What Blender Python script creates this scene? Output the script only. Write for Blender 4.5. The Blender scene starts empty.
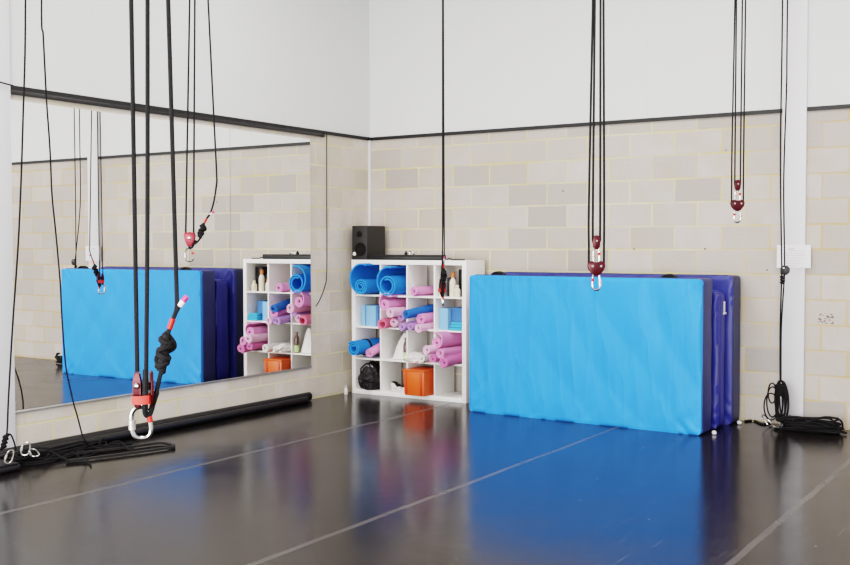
import bpy, bmesh, math, random
from mathutils import Vector, Matrix, noise
PI = math.pi
R_ = math.radians
random.seed(7)
sc = bpy.context.scene
COL = sc.collection

# ------------------------------------------------------------------ camera (calibrated from the photo's vanishing points)
CAM = Vector((7.0397, -9.768, 1.6282))
FPX = 1052.9
PITCH = .0352
YAW = .5725
ROLL = -.0014
R0 = Vector((math.cos(YAW), math.sin(YAW), 0))
FH = Vector((-math.sin(YAW), math.cos(YAW), 0))
FV = FH * math.cos(PITCH) + Vector((0, 0, -math.sin(PITCH)))
U0 = R0.cross(FV)
RV = R0 * math.cos(ROLL) + U0 * math.sin(ROLL)
UV = RV.cross(FV)


def ray(x, y):
    return FV + RV * ((x - 425) / FPX) - UV * ((y - 282.5) / FPX)


def at(x, y, axis, val):
    """world point seen at a photo pixel, on the plane axis = val"""
    r = ray(x, y)
    return CAM + r * ((val - CAM[axis]) / r[axis])


def aty(x, y, Y):
    return at(x, y, 1, Y)


def atz(x, y, Z=0.0):
    return at(x, y, 2, Z)


cd = bpy.data.cameras.new('camera')
cd.sensor_width = 36
cd.lens = FPX / 850 * 36
cd.clip_end = 100
cam = bpy.data.objects.new('camera', cd)
COL.objects.link(cam)
M3 = Matrix((RV, UV, -FV)).transposed()
cam.matrix_world = Matrix.Translation(CAM) @ M3.to_4x4()
sc.camera = cam


# ------------------------------------------------------------------ materials
def newmat(name):
    m = bpy.data.materials.new(name)
    m.use_nodes = True
    nt = m.node_tree
    b = nt.nodes['Principled BSDF']
    return m, nt, b


def srgb(h):
    if isinstance(h, str):
        h = h.lstrip('#')
        c = [int(h[i:i + 2], 16) / 255 for i in (0, 2, 4)]
    else:
        c = [v / 255 for v in h]
    return tuple(v / 12.92 if v <= .04045 else ((v + .055) / 1.055) ** 2.4 for v in c) + (1,)


def N(nt, typ, **kw):
    n = nt.nodes.new(typ)
    for k, v in kw.items():
        setattr(n, k, v)
    return n


def math_(nt, op, a, b=None, c=None):
    n = nt.nodes.new('ShaderNodeMath')
    n.operation = op
    for i, v in enumerate((a, b, c)):
        if v is None:
            continue
        if isinstance(v, (int, float)):
            n.inputs[i].default_value = v
        else:
            nt.links.new(v, n.inputs[i])
    return n.outputs[0]


def mixc(nt, fac, a, b, blend='MIX'):
    n = nt.nodes.new('ShaderNodeMix')
    n.data_type = 'RGBA'
    n.blend_type = blend
    for i, v in ((0, fac), (6, a), (7, b)):
        if isinstance(v, (int, float, tuple)):
            n.inputs[i].default_value = v
        else:
            nt.links.new(v, n.inputs[i])
    return n.outputs[2]


def plain(name, col, rough=.5, metal=0.0, var=.06, scale=12.0, bump=0.0, bscale=60, spec=.5, sheen=0.0, coat=0.0):
    m, nt, b = newmat(name)
    c = srgb(col)
    tc = N(nt, 'ShaderNodeTexCoord')
    nz = N(nt, 'ShaderNodeTexNoise')
    nz.inputs['Scale'].default_value = scale
    nz.inputs['Detail'].default_value = 3
    nt.links.new(tc.outputs['Object'], nz.inputs['Vector'])
    d = tuple(max(0, v * (1 - var * 2)) for v in c[:3]) + (1,)
    l = tuple(min(1, v * (1 + var * 1.2)) for v in c[:3]) + (1,)
    nt.links.new(mixc(nt, nz.outputs['Fac'], d, l), b.inputs['Base Color'])
    b.inputs['Roughness'].default_value = rough
    b.inputs['Metallic'].default_value = metal
    b.inputs['Specular IOR Level'].default_value = spec
    b.inputs['Coat Weight'].default_value = coat
    if sheen:
        b.inputs['Sheen Weight'].default_value = sheen
    if bump:
        nb = N(nt, 'ShaderNodeTexNoise')
        nb.inputs['Scale'].default_value = bscale
        nb.inputs['Detail'].default_value = 4
        nt.links.new(tc.outputs['Object'], nb.inputs['Vector'])
        bp = N(nt, 'ShaderNodeBump')
        bp.inputs['Strength'].default_value = bump
        bp.inputs['Distance'].default_value = .01
        nt.links.new(nb.outputs['Fac'], bp.inputs['Height'])
        nt.links.new(bp.outputs[0], b.inputs['Normal'])
    return m


def block_wall(name, uaxis, ph_odd, left):
    """concrete block wall up to 2.85 m, white lining board above; u = horizontal world axis"""
    m, nt, b = newmat(name)
    geo = N(nt, 'ShaderNodeNewGeometry')
    sep = N(nt, 'ShaderNodeSeparateXYZ')
    nt.links.new(geo.outputs['Position'], sep.inputs[0])
    u, z = sep.outputs[uaxis], sep.outputs[2]
    P, H = .45, .225
    # slight waviness of the joints
    wn = N(nt, 'ShaderNodeTexNoise')
    wn.inputs['Scale'].default_value = 7
    wn.inputs['Detail'].default_value = 2
    nt.links.new(geo.outputs['Position'], wn.inputs['Vector'])
    w = math_(nt, 'MULTIPLY', math_(nt, 'SUBTRACT', wn.outputs['Fac'], .5), .012)
    zz = math_(nt, 'ADD', math_(nt, 'SUBTRACT', z, .0112), w)
    row = math_(nt, 'FLOOR', math_(nt, 'DIVIDE', zz, H))
    fz = math_(nt, 'SUBTRACT', zz, math_(nt, 'MULTIPLY', row, H))
    par = math_(nt, 'FLOORED_MODULO', row, 2.0)
    jit = N(nt, 'ShaderNodeTexWhiteNoise', noise_dimensions='1D')
    nt.links.new(row, jit.inputs['W'])
    sh = math_(nt, 'ADD', math_(nt, 'MULTIPLY', math_(nt, 'SUBTRACT', 1.0, par), .225),
               math_(nt, 'MULTIPLY', jit.outputs['Value'], .016))
    uu = math_(nt, 'ADD', math_(nt, 'SUBTRACT', math_(nt, 'SUBTRACT', u, ph_odd), sh), w)
    col_i = math_(nt, 'FLOOR', math_(nt, 'DIVIDE', uu, P))
    fu = math_(nt, 'SUBTRACT', uu, math_(nt, 'MULTIPLY', col_i, P))
    ez = math_(nt, 'MINIMUM', fz, math_(nt, 'SUBTRACT', H, fz))
    eu = math_(nt, 'MINIMUM', fu, math_(nt, 'SUBTRACT', P, fu))
    e = math_(nt, 'MINIMUM', ez, eu)
    mort = N(nt, 'ShaderNodeMapRange', interpolation_type='SMOOTHSTEP')
    nt.links.new(e, mort.inputs['Value'])
    mort.inputs['From Min'].default_value = .0055
    mort.inputs['From Max'].default_value = .0115
    mort.inputs['To Min'].default_value = 1
    mort.inputs['To Max'].default_value = 0
    comb = N(nt, 'ShaderNodeCombineXYZ')
    nt.links.new(row, comb.inputs[0])
    nt.links.new(col_i, comb.inputs[1])
    bn = N(nt, 'ShaderNodeTexWhiteNoise', noise_dimensions='2D')
    nt.links.new(comb.outputs[0], bn.inputs['Vector'])
    ramp = N(nt, 'ShaderNodeValToRGB')
    cr = ramp.color_ramp
    if left:
        stops = [(0, '#c9c0b7'), (.3, '#d3cac3'), (.55, '#c4bbac'), (.8, '#d6cec9'), (1, '#bdb3a6')]
    else:
        stops = [(0, '#c0b8b3'), (.2, '#b4aca5'), (.45, '#c6bdb9'), (.65, '#aca5a2'), (.85, '#c2b8b2'), (1, '#a69f9d')]
    while len(cr.elements) < len(stops):
        cr.elements.new(.5)
    for el, (p, c) in zip(cr.elements, stops):
        el.position = p
        el.color = srgb(c)
    nt.links.new(bn.outputs['Value'], ramp.inputs[0])
    # stains inside blocks
    sn = N(nt, 'ShaderNodeTexNoise')
    sn.inputs['Scale'].default_value = 3.5
    sn.inputs['Detail'].default_value = 6
    nt.links.new(geo.outputs['Position'], sn.inputs['Vector'])
    st = N(nt, 'ShaderNodeMapRange')
    nt.links.new(sn.outputs['Fac'], st.inputs['Value'])
    st.inputs['From Min'].default_value = .35
    st.inputs['From Max'].default_value = .75
    st.inputs['To Min'].default_value = 0
    st.inputs['To Max'].default_value = .55
    blockc = mixc(nt, st.outputs[0], ramp.outputs[0], srgb('#b3a792'))
    fn = N(nt, 'ShaderNodeTexNoise')
    fn.inputs['Scale'].default_value = 45
    fn.inputs['Detail'].default_value = 5
    nt.links.new(geo.outputs['Position'], fn.inputs['Vector'])
    blockc = mixc(nt, .10, blockc, fn.outputs['Fac'], 'OVERLAY')
    # mortar colour: yellow, paler in places, tan towards the right hand end
    mn = N(nt, 'ShaderNodeTexNoise')
    mn.inputs['Scale'].default_value = 1.8
    mn.inputs['Detail'].default_value = 3
    nt.links.new(geo.outputs['Position'], mn.inputs['Vector'])
    mr = N(nt, 'ShaderNodeMapRange')
    nt.links.new(mn.outputs['Fac'], mr.inputs['Value'])
    mr.inputs['From Min'].default_value = .38
    mr.inputs['From Max'].default_value = .62
    mc = mixc(nt, mr.outputs[0], srgb('#cfc07a'), srgb('#d8d0ad'))
    if not left:
        far = N(nt, 'ShaderNodeMapRange')
        nt.links.new(u, far.inputs['Value'])
        far.inputs['From Min'].default_value = 3.6
        far.inputs['From Max'].default_value = 4.9
        mc = mixc(nt, far.outputs[0], mc, srgb('#c4a46c'))
    mstr = N(nt, 'ShaderNodeMapRange')
    nt.links.new(sn.outputs['Fac'], mstr.inputs['Value'])
    mstr.inputs['From Min'].default_value = .35
    mstr.inputs['From Max'].default_value = .62
    mstr.inputs['To Min'].default_value = .35
    mstr.inputs['To Max'].default_value = .85
    c = mixc(nt, math_(nt, 'MULTIPLY', mort.outputs[0], mstr.outputs[0]), blockc, mc)
    # dark drill marks and a smudged stencil stamp
    if not left:
        for (px, pz, rr) in ((3.177, 1.59, .009), (3.882, 1.591, .009), (2.413, 2.178, .009), (4.073, 2.51, .007), (4.46, 1.4, .008)):
            d = math_(nt, 'SQRT', math_(nt, 'ADD', math_(nt, 'POWER', math_(nt, 'ABSOLUTE', math_(nt, 'SUBTRACT', u, px)), 2.0),
                                        math_(nt, 'POWER', math_(nt, 'ABSOLUTE', math_(nt, 'SUBTRACT', z, pz)), 2.0)))
            k = math_(nt, 'LESS_THAN', d, rr)
            c = mixc(nt, math_(nt, 'MULTIPLY', k, .8), c, srgb('#3a3632'))
        ln = N(nt, 'ShaderNodeTexNoise')
        ln.inputs['Scale'].default_value = 48
        ln.inputs['Detail'].default_value = 3
        nt.links.new(geo.outputs['Position'], ln.inputs['Vector'])
        du = math_(nt, 'ABSOLUTE', math_(nt, 'SUBTRACT', u, 4.977))
        dz = math_(nt, 'ABSOLUTE', math_(nt, 'SUBTRACT', z, .975))
        box = math_(nt, 'MULTIPLY', math_(nt, 'LESS_THAN', du, .066), math_(nt, 'LESS_THAN', dz, .048))
        k = math_(nt, 'MULTIPLY', box, math_(nt, 'GREATER_THAN', ln.outputs['Fac'], .54))
        c = mixc(nt, math_(nt, 'MULTIPLY', k, .75), c, srgb('#3f3b39'))
    # white boards over the blocks with faint joints
    pj = math_(nt, 'FLOORED_MODULO', math_(nt, 'ADD', u, .3), 1.2)
    seam = math_(nt, 'LESS_THAN', pj, .008)
    white = mixc(nt, math_(nt, 'MULTIPLY', seam, .25), srgb('#d9d9d9'), srgb('#c6c6c6'))
    up = math_(nt, 'GREATER_THAN', z, 2.83)
    c = mixc(nt, up, c, white)
    nt.links.new(c, b.inputs['Base Color'])
    b.inputs['Roughness'].default_value = .75
    b.inputs['Specular IOR Level'].default_value = .3
    hgt = math_(nt, 'MULTIPLY', math_(nt, 'ADD', math_(nt, 'SUBTRACT', 1.0, mort.outputs[0]), math_(nt, 'MULTIPLY', fn.outputs['Fac'], .35)),
                math_(nt, 'SUBTRACT', 1.0, up))
    bp = N(nt, 'ShaderNodeBump')
    bp.inputs['Strength'].default_value = .35
    bp.inputs['Distance'].default_value = .004
    nt.links.new(hgt, bp.inputs['Height'])
    nt.links.new(bp.outputs[0], b.inputs['Normal'])
    return m


def floor_mat():
    m, nt, b = newmat('dance_vinyl')
    geo = N(nt, 'ShaderNodeNewGeometry')
    sep = N(nt, 'ShaderNodeSeparateXYZ')
    nt.links.new(geo.outputs['Position'], sep.inputs[0])
    x, y = sep.outputs[0], sep.outputs[1]
    n1 = N(nt, 'ShaderNodeTexNoise')
    n1.inputs['Scale'].default_value = .9
    n1.inputs['Detail'].default_value = 5
    nt.links.new(geo.outputs['Position'], n1.inputs['Vector'])
    base = mixc(nt, n1.outputs['Fac'], srgb('#161213'), srgb('#211d1d'))
    # tape along the joints between the vinyl sheets
    tape = None
    wob = N(nt, 'ShaderNodeTexNoise')
    wob.inputs['Scale'].default_value = 1.2
    nt.links.new(geo.outputs['Position'], wob.inputs['Vector'])
    wx = math_(nt, 'MULTIPLY', math_(nt, 'SUBTRACT', wob.outputs['Fac'], .5), .03)
    for px in (-.6, 1.42, 3.41, 5.46, 7.45, 9.45):
        d = math_(nt, 'ABSOLUTE', math_(nt, 'SUBTRACT', math_(nt, 'ADD', x, wx), px))
        k = math_(nt, 'LESS_THAN', d, .021)
        tape = k if tape is None else math_(nt, 'MAXIMUM', tape, k)
    wear = N(nt, 'ShaderNodeMapRange')
    nt.links.new(n1.outputs['Fac'], wear.inputs['Value'])
    wear.inputs['From Min'].default_value = .3
    wear.inputs['From Max'].default_value = .7
    wear.inputs['To Min'].default_value = .30
    wear.inputs['To Max'].default_value = .62
    tp = math_(nt, 'MULTIPLY', tape, wear.outputs[0])
    c = mixc(nt, tp, base, srgb('#6a6563'))
    # scuffs: thin light scratches in several directions
    scr = None
    for i, (ang, sx, sy, th) in enumerate(((.3, 90, 2.6, .715), (1.2, 110, 3.0, .72), (2.2, 84, 2.0, .72), (2.9, 120, 4.0, .715))):
        mp = N(nt, 'ShaderNodeMapping')
        mp.inputs['Rotation'].default_value = (0, 0, ang)
        mp.inputs['Scale'].default_value = (sx, sy, 1)
        mp.inputs['Location'].default_value = (i * 7.3, i * 3.1, 0)
        nt.links.new(geo.outputs['Position'], mp.inputs[0])
        ns = N(nt, 'ShaderNodeTexNoise')
        ns.inputs['Scale'].default_value = 1.0
        ns.inputs['Detail'].default_value = 1.5
        nt.links.new(mp.outputs[0], ns.inputs['Vector'])
        k = math_(nt, 'GREATER_THAN', ns.outputs['Fac'], th)
        scr = k if scr is None else math_(nt, 'MAXIMUM', scr, k)
    c = mixc(nt, math_(nt, 'MULTIPLY', scr, .13), c, srgb('#9a9694'))
    vo = N(nt, 'ShaderNodeTexVoronoi')
    vo.inputs['Scale'].default_value = 5.5
    nt.links.new(geo.outputs['Position'], vo.inputs['Vector'])
    c = mixc(nt, math_(nt, 'MULTIPLY', math_(nt, 'LESS_THAN', vo.outputs['Distance'], .035), .45), c, srgb('#a5a09d'))
    sm = N(nt, 'ShaderNodeTexNoise')
    sm.inputs['Scale'].default_value = 26
    sm.inputs['Detail'].default_value = 6
    sm.inputs['Roughness'].default_value = .7
    nt.links.new(geo.outputs['Position'], sm.inputs['Vector'])
    smr = N(nt, 'ShaderNodeMapRange')
    nt.links.new(sm.outputs['Fac'], smr.inputs['Value'])
    smr.inputs['From Min'].default_value = .5
    smr.inputs['From Max'].default_value = .8
    smr.inputs['To Max'].default_value = .22
    c = mixc(nt, smr.outputs[0], c, srgb('#5d5956'))
    nt.links.new(c, b.inputs['Base Color'])
    n2 = N(nt, 'ShaderNodeTexNoise')
    n2.inputs['Scale'].default_value = 2.3
    n2.inputs['Detail'].default_value = 6
    nt.links.new(geo.outputs['Position'], n2.inputs['Vector'])
    rr = N(nt, 'ShaderNodeMapRange')
    nt.links.new(n2.outputs['Fac'], rr.inputs['Value'])
    rr.inputs['To Min'].default_value = .12
    rr.inputs['To Max'].default_value = .25
    nt.links.new(math_(nt, 'ADD', rr.outputs[0], math_(nt, 'MULTIPLY', tape, .1)), b.inputs['Roughness'])
    b.inputs['Specular IOR Level'].default_value = .29
    b.inputs['IOR'].default_value = 1.5
    n3 = N(nt, 'ShaderNodeTexNoise')
    n3.inputs['Scale'].default_value = 9
    n3.inputs['Detail'].default_value = 3
    nt.links.new(geo.outputs['Position'], n3.inputs['Vector'])
    bp = N(nt, 'ShaderNodeBump')
    bp.inputs['Strength'].default_value = .06
    bp.inputs['Distance'].default_value = .01
    nt.links.new(n3.outputs['Fac'], bp.inputs['Height'])
    nt.links.new(bp.outputs[0], b.inputs['Normal'])
    return m


def rope_mat(name, c1, c2):
    m, nt, b = newmat(name)
    tc = N(nt, 'ShaderNodeTexCoord')
    wv = N(nt, 'ShaderNodeTexVoronoi')
    wv.inputs['Scale'].default_value = 260
    nt.links.new(tc.outputs['Object'], wv.inputs['Vector'])
    nt.links.new(mixc(nt, wv.outputs['Distance'], srgb(c1), srgb(c2)), b.inputs['Base Color'])
    b.inputs['Roughness'].default_value = .8
    b.inputs['Specular IOR Level'].default_value = .25
    bp = N(nt, 'ShaderNodeBump')
    bp.inputs['Strength'].default_value = .4
    bp.inputs['Distance'].default_value = .002
    nt.links.new(wv.outputs['Distance'], bp.inputs['Height'])
    nt.links.new(bp.outputs[0], b.inputs['Normal'])
    return m


MT = dict(
    floor=floor_mat(),
    wall_back=block_wall('blockwork_back', 0, -.026, False),
    wall_left=block_wall('blockwork_left', 1, -.531, True),
    white=plain('white_paint', '#dcdadc', .5, var=.02, scale=2),
    ceil=plain('ceiling_white', '#e0e0de', .8, var=.02, scale=2),
    trim=plain('black_trim', '#1c1b1b', .5, var=.1),
    rail=plain('grey_rail', '#262424', .4, var=.1),
    alu=plain('brushed_aluminium', '#bcbab6', .35, metal=.8, var=.05),
    melamine=plain('white_melamine', '#f5f3f0', .45, var=.02, scale=3),
    black_plastic=plain('black_plastic', '#181717', .5, var=.12, scale=20),
    black_box=plain('black_vinyl_cabinet', '#2a2827', .55, var=.1, scale=20, bump=.1, bscale=200),
    cone=plain('speaker_cone', '#211f1e', .9, spec=.2),
    rope=rope_mat('black_rope', '#0a0a0a', '#2a282a'),
    red_metal=plain('red_anodised', '#4c0b17', .32, metal=.45, var=.2, scale=60),
    red_bright=plain('red_anodised_bright', '#8a1828', .35, metal=.3, var=.15, scale=60),
    red_tape=plain('red_tape', '#c82412', .5, var=.1, scale=60),
    pink_tape=plain('pink_tape', '#d3437a', .5, var=.1, scale=60),
    white_tape=plain('white_tape', '#e8e4e4', .5),
    steel=plain('polished_steel', '#b4b3b1', .2, metal=1.0, var=.05),
    webbing=plain('black_webbing', '#1c1b1d', .8, var=.1, scale=80),
    strap=plain('dark_strap', '#1d1b1b', .7, var=.15, scale=40),
    tube=plain('black_rubber_tube', '#151313', .42, var=.25, scale=14, bump=.1, bscale=40),
    navy=plain('navy_vinyl', '#2f356a', .45, var=.06, scale=5, bump=.12, bscale=9),
    navy_dark=plain('dark_navy_vinyl', '#2c3358', .48, var=.08, scale=5, bump=.12, bscale=9),
    violet=plain('violet_blue_vinyl', '#2b3188', .40, var=.08, scale=5, bump=.25, bscale=7),
    violet_top=plain('mid_blue_vinyl', '#353b8c', .42, var=.08, scale=5, bump=.2, bscale=7),
    sky=plain('sky_blue_canvas', '#3292f6', .6, var=.035, scale=2.5, bump=.10, bscale=7),
    blue_foam=plain('blue_foam', '#2a86dd', .75, var=.06, scale=25, bump=.15, bscale=150),
    blue_foam2=plain('royal_blue_foam', '#2f70c4', .75, var=.06, scale=25, bump=.15, bscale=150),
    pink=plain('pink_foam', '#ec9ecf', .75, var=.05, scale=25, bump=.15, bscale=150),
    pink2=plain('rose_pink_foam', '#e184bd', .75, var=.06, scale=25, bump=.15, bscale=150),
    pale_pink=plain('pale_pink_foam', '#f3c3e0', .75, var=.05, scale=25, bump=.15, bscale=150),
    salmon=plain('salmon_pink_foam', '#e97e9b', .75, var=.05, scale=25, bump=.15, bscale=150),
    lilac=plain('lilac_foam', '#bb94d0', .75, var=.06, scale=25, bump=.15, bscale=150),
    white_foam=plain('white_foam', '#eeeae8', .8, var=.03, scale=25, bump=.15, bscale=150),
    block_light=plain('light_blue_foam_block', '#86b8e6', .8, var=.04, scale=25),
    block_mid=plain('mid_blue_foam_block', '#4f7fc0', .8, var=.04, scale=25),
    block_violet=plain('violet_foam_block', '#7867a8', .8, var=.04, scale=25),
    turquoise=plain('turquoise_cloth', '#4fb4e0', .8, var=.06),
    cloth=plain('white_cloth', '#ece9e6', .85, var=.04, bump=.3, bscale=30),
    black_bag=plain('black_nylon', '#221f22', .6, var=.2, scale=14, bump=.5, bscale=22),
    grey_print=plain('grey_print', '#b5b1b2', .7, var=.15, scale=60),
    orange=plain('orange_plastic', '#e2632c', .4, var=.05, scale=8),
    orange_lid=plain('orange_cap', '#cf7a3e', .5),
    red_plastic=plain('deep_orange_plastic', '#d2462a', .4, var=.05, scale=8),
    cream=plain('cream_plastic', '#e6dcc8', .5, var=.05),
    brown=plain('brown_glass', '#5b4032', .3, var=.15),
    green_label=plain('pale_green_label', '#c3d69a', .6),
    shoe=plain('white_shoe_leather', '#e3e0dd', .6, var=.05),
    paper=plain('white_paper', '#e9e6ea', .8, var=.01),
    ink=plain('grey_print_ink', '#c2c0c8', .9),
    clear=plain('translucent_plastic', '#cfcac2', .2, var=.1),
)

ms = MT['sky']
nts = ms.node_tree
bs = nts.nodes['Principled BSDF']
tcs = N(nts, 'ShaderNodeTexCoord')
hs = None
for i, (ang, sx, sz, wt) in enumerate(((.70, 3.2, .7, 1.0), (-.85, 2.8, .7, .9), (2.0, 4.0, .9, .5))):
    mp_ = N(nts, 'ShaderNodeMapping')
    mp_.inputs['Rotation'].default_value = (0, ang, 0)
    mp_.inputs['Scale'].default_value = (sx, 1, sz)
    mp_.inputs['Location'].default_value = (i * 3.1, 0, i * 1.7)
    nts.links.new(tcs.outputs['Object'], mp_.inputs[0])
    nn = N(nts, 'ShaderNodeTexNoise')
    nn.inputs['Scale'].default_value = 1.0
    nn.inputs['Detail'].default_value = 2
    nts.links.new(mp_.outputs[0], nn.inputs['Vector'])
    r_ = math_(nts, 'MULTIPLY', math_(nts, 'POWER', math_(nts, 'SUBTRACT', 1.0, math_(nts, 'ABSOLUTE', math_(nts, 'MULTIPLY', math_(nts, 'SUBTRACT', nn.outputs['Fac'], .5), 3.4))), 4.0), wt)
    hs = r_ if hs is None else math_(nts, 'ADD', hs, r_)
bps = N(nts, 'ShaderNodeBump')
bps.inputs['Strength'].default_value = .26
bps.inputs['Distance'].default_value = .02
nts.links.new(hs, bps.inputs['Height'])
nts.links.new(bps.outputs[0], bs.inputs['Normal'])
mm, nt_, b_ = newmat('mirror_glass')
b_.inputs['Base Color'].default_value = (.90, .92, .90, 1)
b_.inputs['Metallic'].default_value = 1
b_.inputs['Roughness'].default_value = .0
tn = N(nt_, 'ShaderNodeTexNoise')
tn.inputs['Scale'].default_value = .6
nt_.links.new(mixc(nt_, tn.outputs['Fac'], (.94, .945, .935, 1), (.96, .965, .955, 1)), b_.inputs['Base Color'])
MT['mirror'] = mm


# ------------------------------------------------------------------ mesh helpers (all shapes in world coordinates unless noted)
def off(o):
    v = Vector((0, 0, 0))
    while o is not None:
        v += o.location
        o = o.parent
    return v


def finish(bm, name, sharp=.7):
    bmesh.ops.recalc_face_normals(bm, faces=bm.faces[:])
    me = bpy.data.meshes.new(name)
    bm.to_mesh(me)
    bm.free()
    for p in me.polygons:
        p.use_smooth = True
    try:
        me.set_sharp_from_angle(angle=sharp)
    except Exception:
        pass
    return me


def obj(name, bm, mat, parent=None, origin=None, sharp=.7, local=False):
    """link a bmesh as one object; world-space vertices are shifted to the object's own origin"""
    o = bpy.data.objects.new(name, None) if False else None
    if not local:
        shift = off(parent) if parent is not None else Vector(origin if origin is not None else (0, 0, 0))
        bmesh.ops.translate(bm, verts=bm.verts[:], vec=-shift)
    me = finish(bm, name, sharp)
    me.materials.append(MT[mat] if isinstance(mat, str) else mat)
    o = bpy.data.objects.new(name, me)
    COL.objects.link(o)
    if parent is not None:
        o.parent = parent
    elif not local and origin is not None:
        o.location = origin
    return o


def thing(name, label, cat, loc=(0, 0, 0), group=None):
    o = bpy.data.objects.new(name, None)
    o.empty_display_size = .1
    o.location = loc
    COL.objects.link(o)
    return tag(o, label, cat, group)


def tag(o, label, cat, group=None):
    o['label'] = label
    o['category'] = cat
    if group:
        o['group'] = group
    return o


def struct(name, bm, mat, parent=None):
    o = obj(name, bm, mat, parent)
    if parent is None:
        o['kind'] = 'structure'
    return o


def box(bm, x0, x1, y0, y1, z0, z1, bev=0.0, segs=2, mtx=None):
    t = bmesh.new()
    bmesh.ops.create_cube(t, size=1)
    for v in t.verts:
        v.co = Vector(((x0 + x1) / 2 + v.co.x * (x1 - x0), (y0 + y1) / 2 + v.co.y * (y1 - y0), (z0 + z1) / 2 + v.co.z * (z1 - z0)))
    if bev:
        bmesh.ops.bevel(t, geom=t.edges[:], offset=bev, segments=segs, affect='EDGES', profile=.5)
    if mtx is not None:
        bmesh.ops.transform(t, matrix=mtx, verts=t.verts[:])
    return merge(bm, t)


def merge(bm, t):
    me = bpy.data.meshes.new('tmp')
    t.to_mesh(me)
    t.free()
    bm.from_mesh(me)
    bpy.data.meshes.remove(me)
    return bm


def smooth_path(pts, n=6):
    """Catmull-Rom through the points"""
    P = [Vector(p) for p in pts]
    if len(P) < 3:
        return P
    out = []
    for i in range(len(P) - 1):
        p0 = P[i - 1] if i else P[0] * 2 - P[1]
        p1, p2 = P[i], P[i + 1]
        p3 = P[i + 2] if i + 2 < len(P) else P[-1] * 2 - P[-2]
        for k in range(n):
            t = k / n
            out.append(.5 * ((2 * p1) + (p2 - p0) * t + (2 * p0 - 5 * p1 + 4 * p2 - p3) * t * t + (3 * p1 - p0 - 3 * p2 + p3) * t ** 3))
    out.append(P[-1])
    return out


def tube(bm, pts, r, segs=8, closed=False, cap=True):
    P = [Vector(p) for p in pts]
    n = len(P)
    rad = r if callable(r) else (lambda t: r)
    tang = []
    for i in range(n):
        a = P[(i - 1) % n] if (closed or i) else P[0]
        b = P[(i + 1) % n] if (closed or i < n - 1) else P[-1]
        d = b - a
        tang.append(d.normalized() if d.length > 1e-9 else Vector((0, 0, 1)))
    ref = Vector((0, 0, 1)) if abs(tang[0].z) < .9 else Vector((1, 0, 0))
    nx = tang[0].cross(ref).normalized()
    rings = []
    for i in range(n):
        t = tang[i]
        nx = nx - t * nx.dot(t)
        if nx.length < 1e-6:
            nx = t.orthogonal()
        nx.normalize()
        ny = t.cross(nx)
        rr = rad(i / max(1, n - 1))
        rings.append([bm.verts.new(P[i] + (nx * math.cos(2 * PI * k / segs) + ny * math.sin(2 * PI * k / segs)) * rr) for k in range(segs)])
    for i in range(n if closed else n - 1):
        a, b = rings[i], rings[(i + 1) % n]
        for k in range(segs):
            bm.faces.new((a[k], a[(k + 1) % segs], b[(k + 1) % segs], b[k]))
    if cap and not closed:
        bm.faces.new(rings[0][::-1])
        bm.faces.new(rings[-1])
    return bm


def lathe(bm, prof, c, axis=Vector((0, 0, 1)), segs=16):
    """profile of (radius, height) pairs around an axis through c"""
    axis = Vector(axis).normalized()
    ax = axis.orthogonal().normalized()
    ay = axis.cross(ax)
    c = Vector(c)
    rings = []
    for r, h in prof:
        rings.append([bm.verts.new(c + axis * h + (ax * math.cos(2 * PI * k / segs) + ay * math.sin(2 * PI * k / segs)) * max(r, 1e-5)) for k in range(segs)])
    for a, b in zip(rings, rings[1:]):
        for k in range(segs):
            bm.faces.new((a[k], a[(k + 1) % segs], b[(k + 1) % segs], b[k]))
    bm.faces.new(rings[0][::-1])
    bm.faces.new(rings[-1])
    return bm


def plate(bm, poly, c, u, v, th, bev=.0):
    """polygon (a,b) in the plane u,v through c, thickness th along u x v"""
    t = bmesh.new()
    u, v, c = Vector(u), Vector(v), Vector(c)
    w = u.cross(v).normalized()
    f = [t.verts.new(c + u * a + v * b + w * th / 2) for a, b in poly]
    g = [t.verts.new(c + u * a + v * b - w * th / 2) for a, b in poly]
    t.faces.new(f)
    t.faces.new(g[::-1])
    n = len(poly)
    for i in range(n):
        t.faces.new((f[i], g[i], g[(i + 1) % n], f[(i + 1) % n]))
    if bev:
        bmesh.ops.bevel(t, geom=t.edges[:], offset=bev, segments=2, affect='EDGES', profile=.5)
    return merge(bm, t)


def blob(bm, c, rx, ry, rz, seed=0, amp=.25, freq=3.0, sub=4, flat=None):
    """crumpled rounded lump"""
    t = bmesh.new()
    bmesh.ops.create_icosphere(t, subdivisions=sub, radius=1)
    for v in t.verts:
        d = v.co.normalized()
        k = 1 + amp * noise.noise(d * freq + Vector((seed * 3.7, seed * 1.3, seed))) + amp * .5 * noise.noise(d * freq * 2.6 + Vector((seed, 9, 4)))
        v.co = Vector((d.x * rx * k, d.y * ry * k, d.z * rz * k))
        if flat is not None and v.co.z < -flat:
            v.co.z = -flat - (v.co.z + flat) * -.08
        v.co += Vector(c)
    return merge(bm, t)


# ------------------------------------------------------------------ the setting
WZ, TOP = 5.0, 2.85
b = bmesh.new(); box(b, -.2, 11.0, -14.0, .2, -.1, 0); struct('floor', b, 'floor')
b = bmesh.new(); box(b, -.2, 0, -14.0, .2, 0, WZ); struct('wall_left', b, 'wall_left')
b = bmesh.new(); box(b, 0, 11.0, 0, .2, 0, WZ); struct('wall_back', b, 'wall_back')
b = bmesh.new(); box(b, -.2, 11.0, -14.0, .2, WZ, WZ + .1); struct('ceiling', b, 'ceil')
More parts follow.
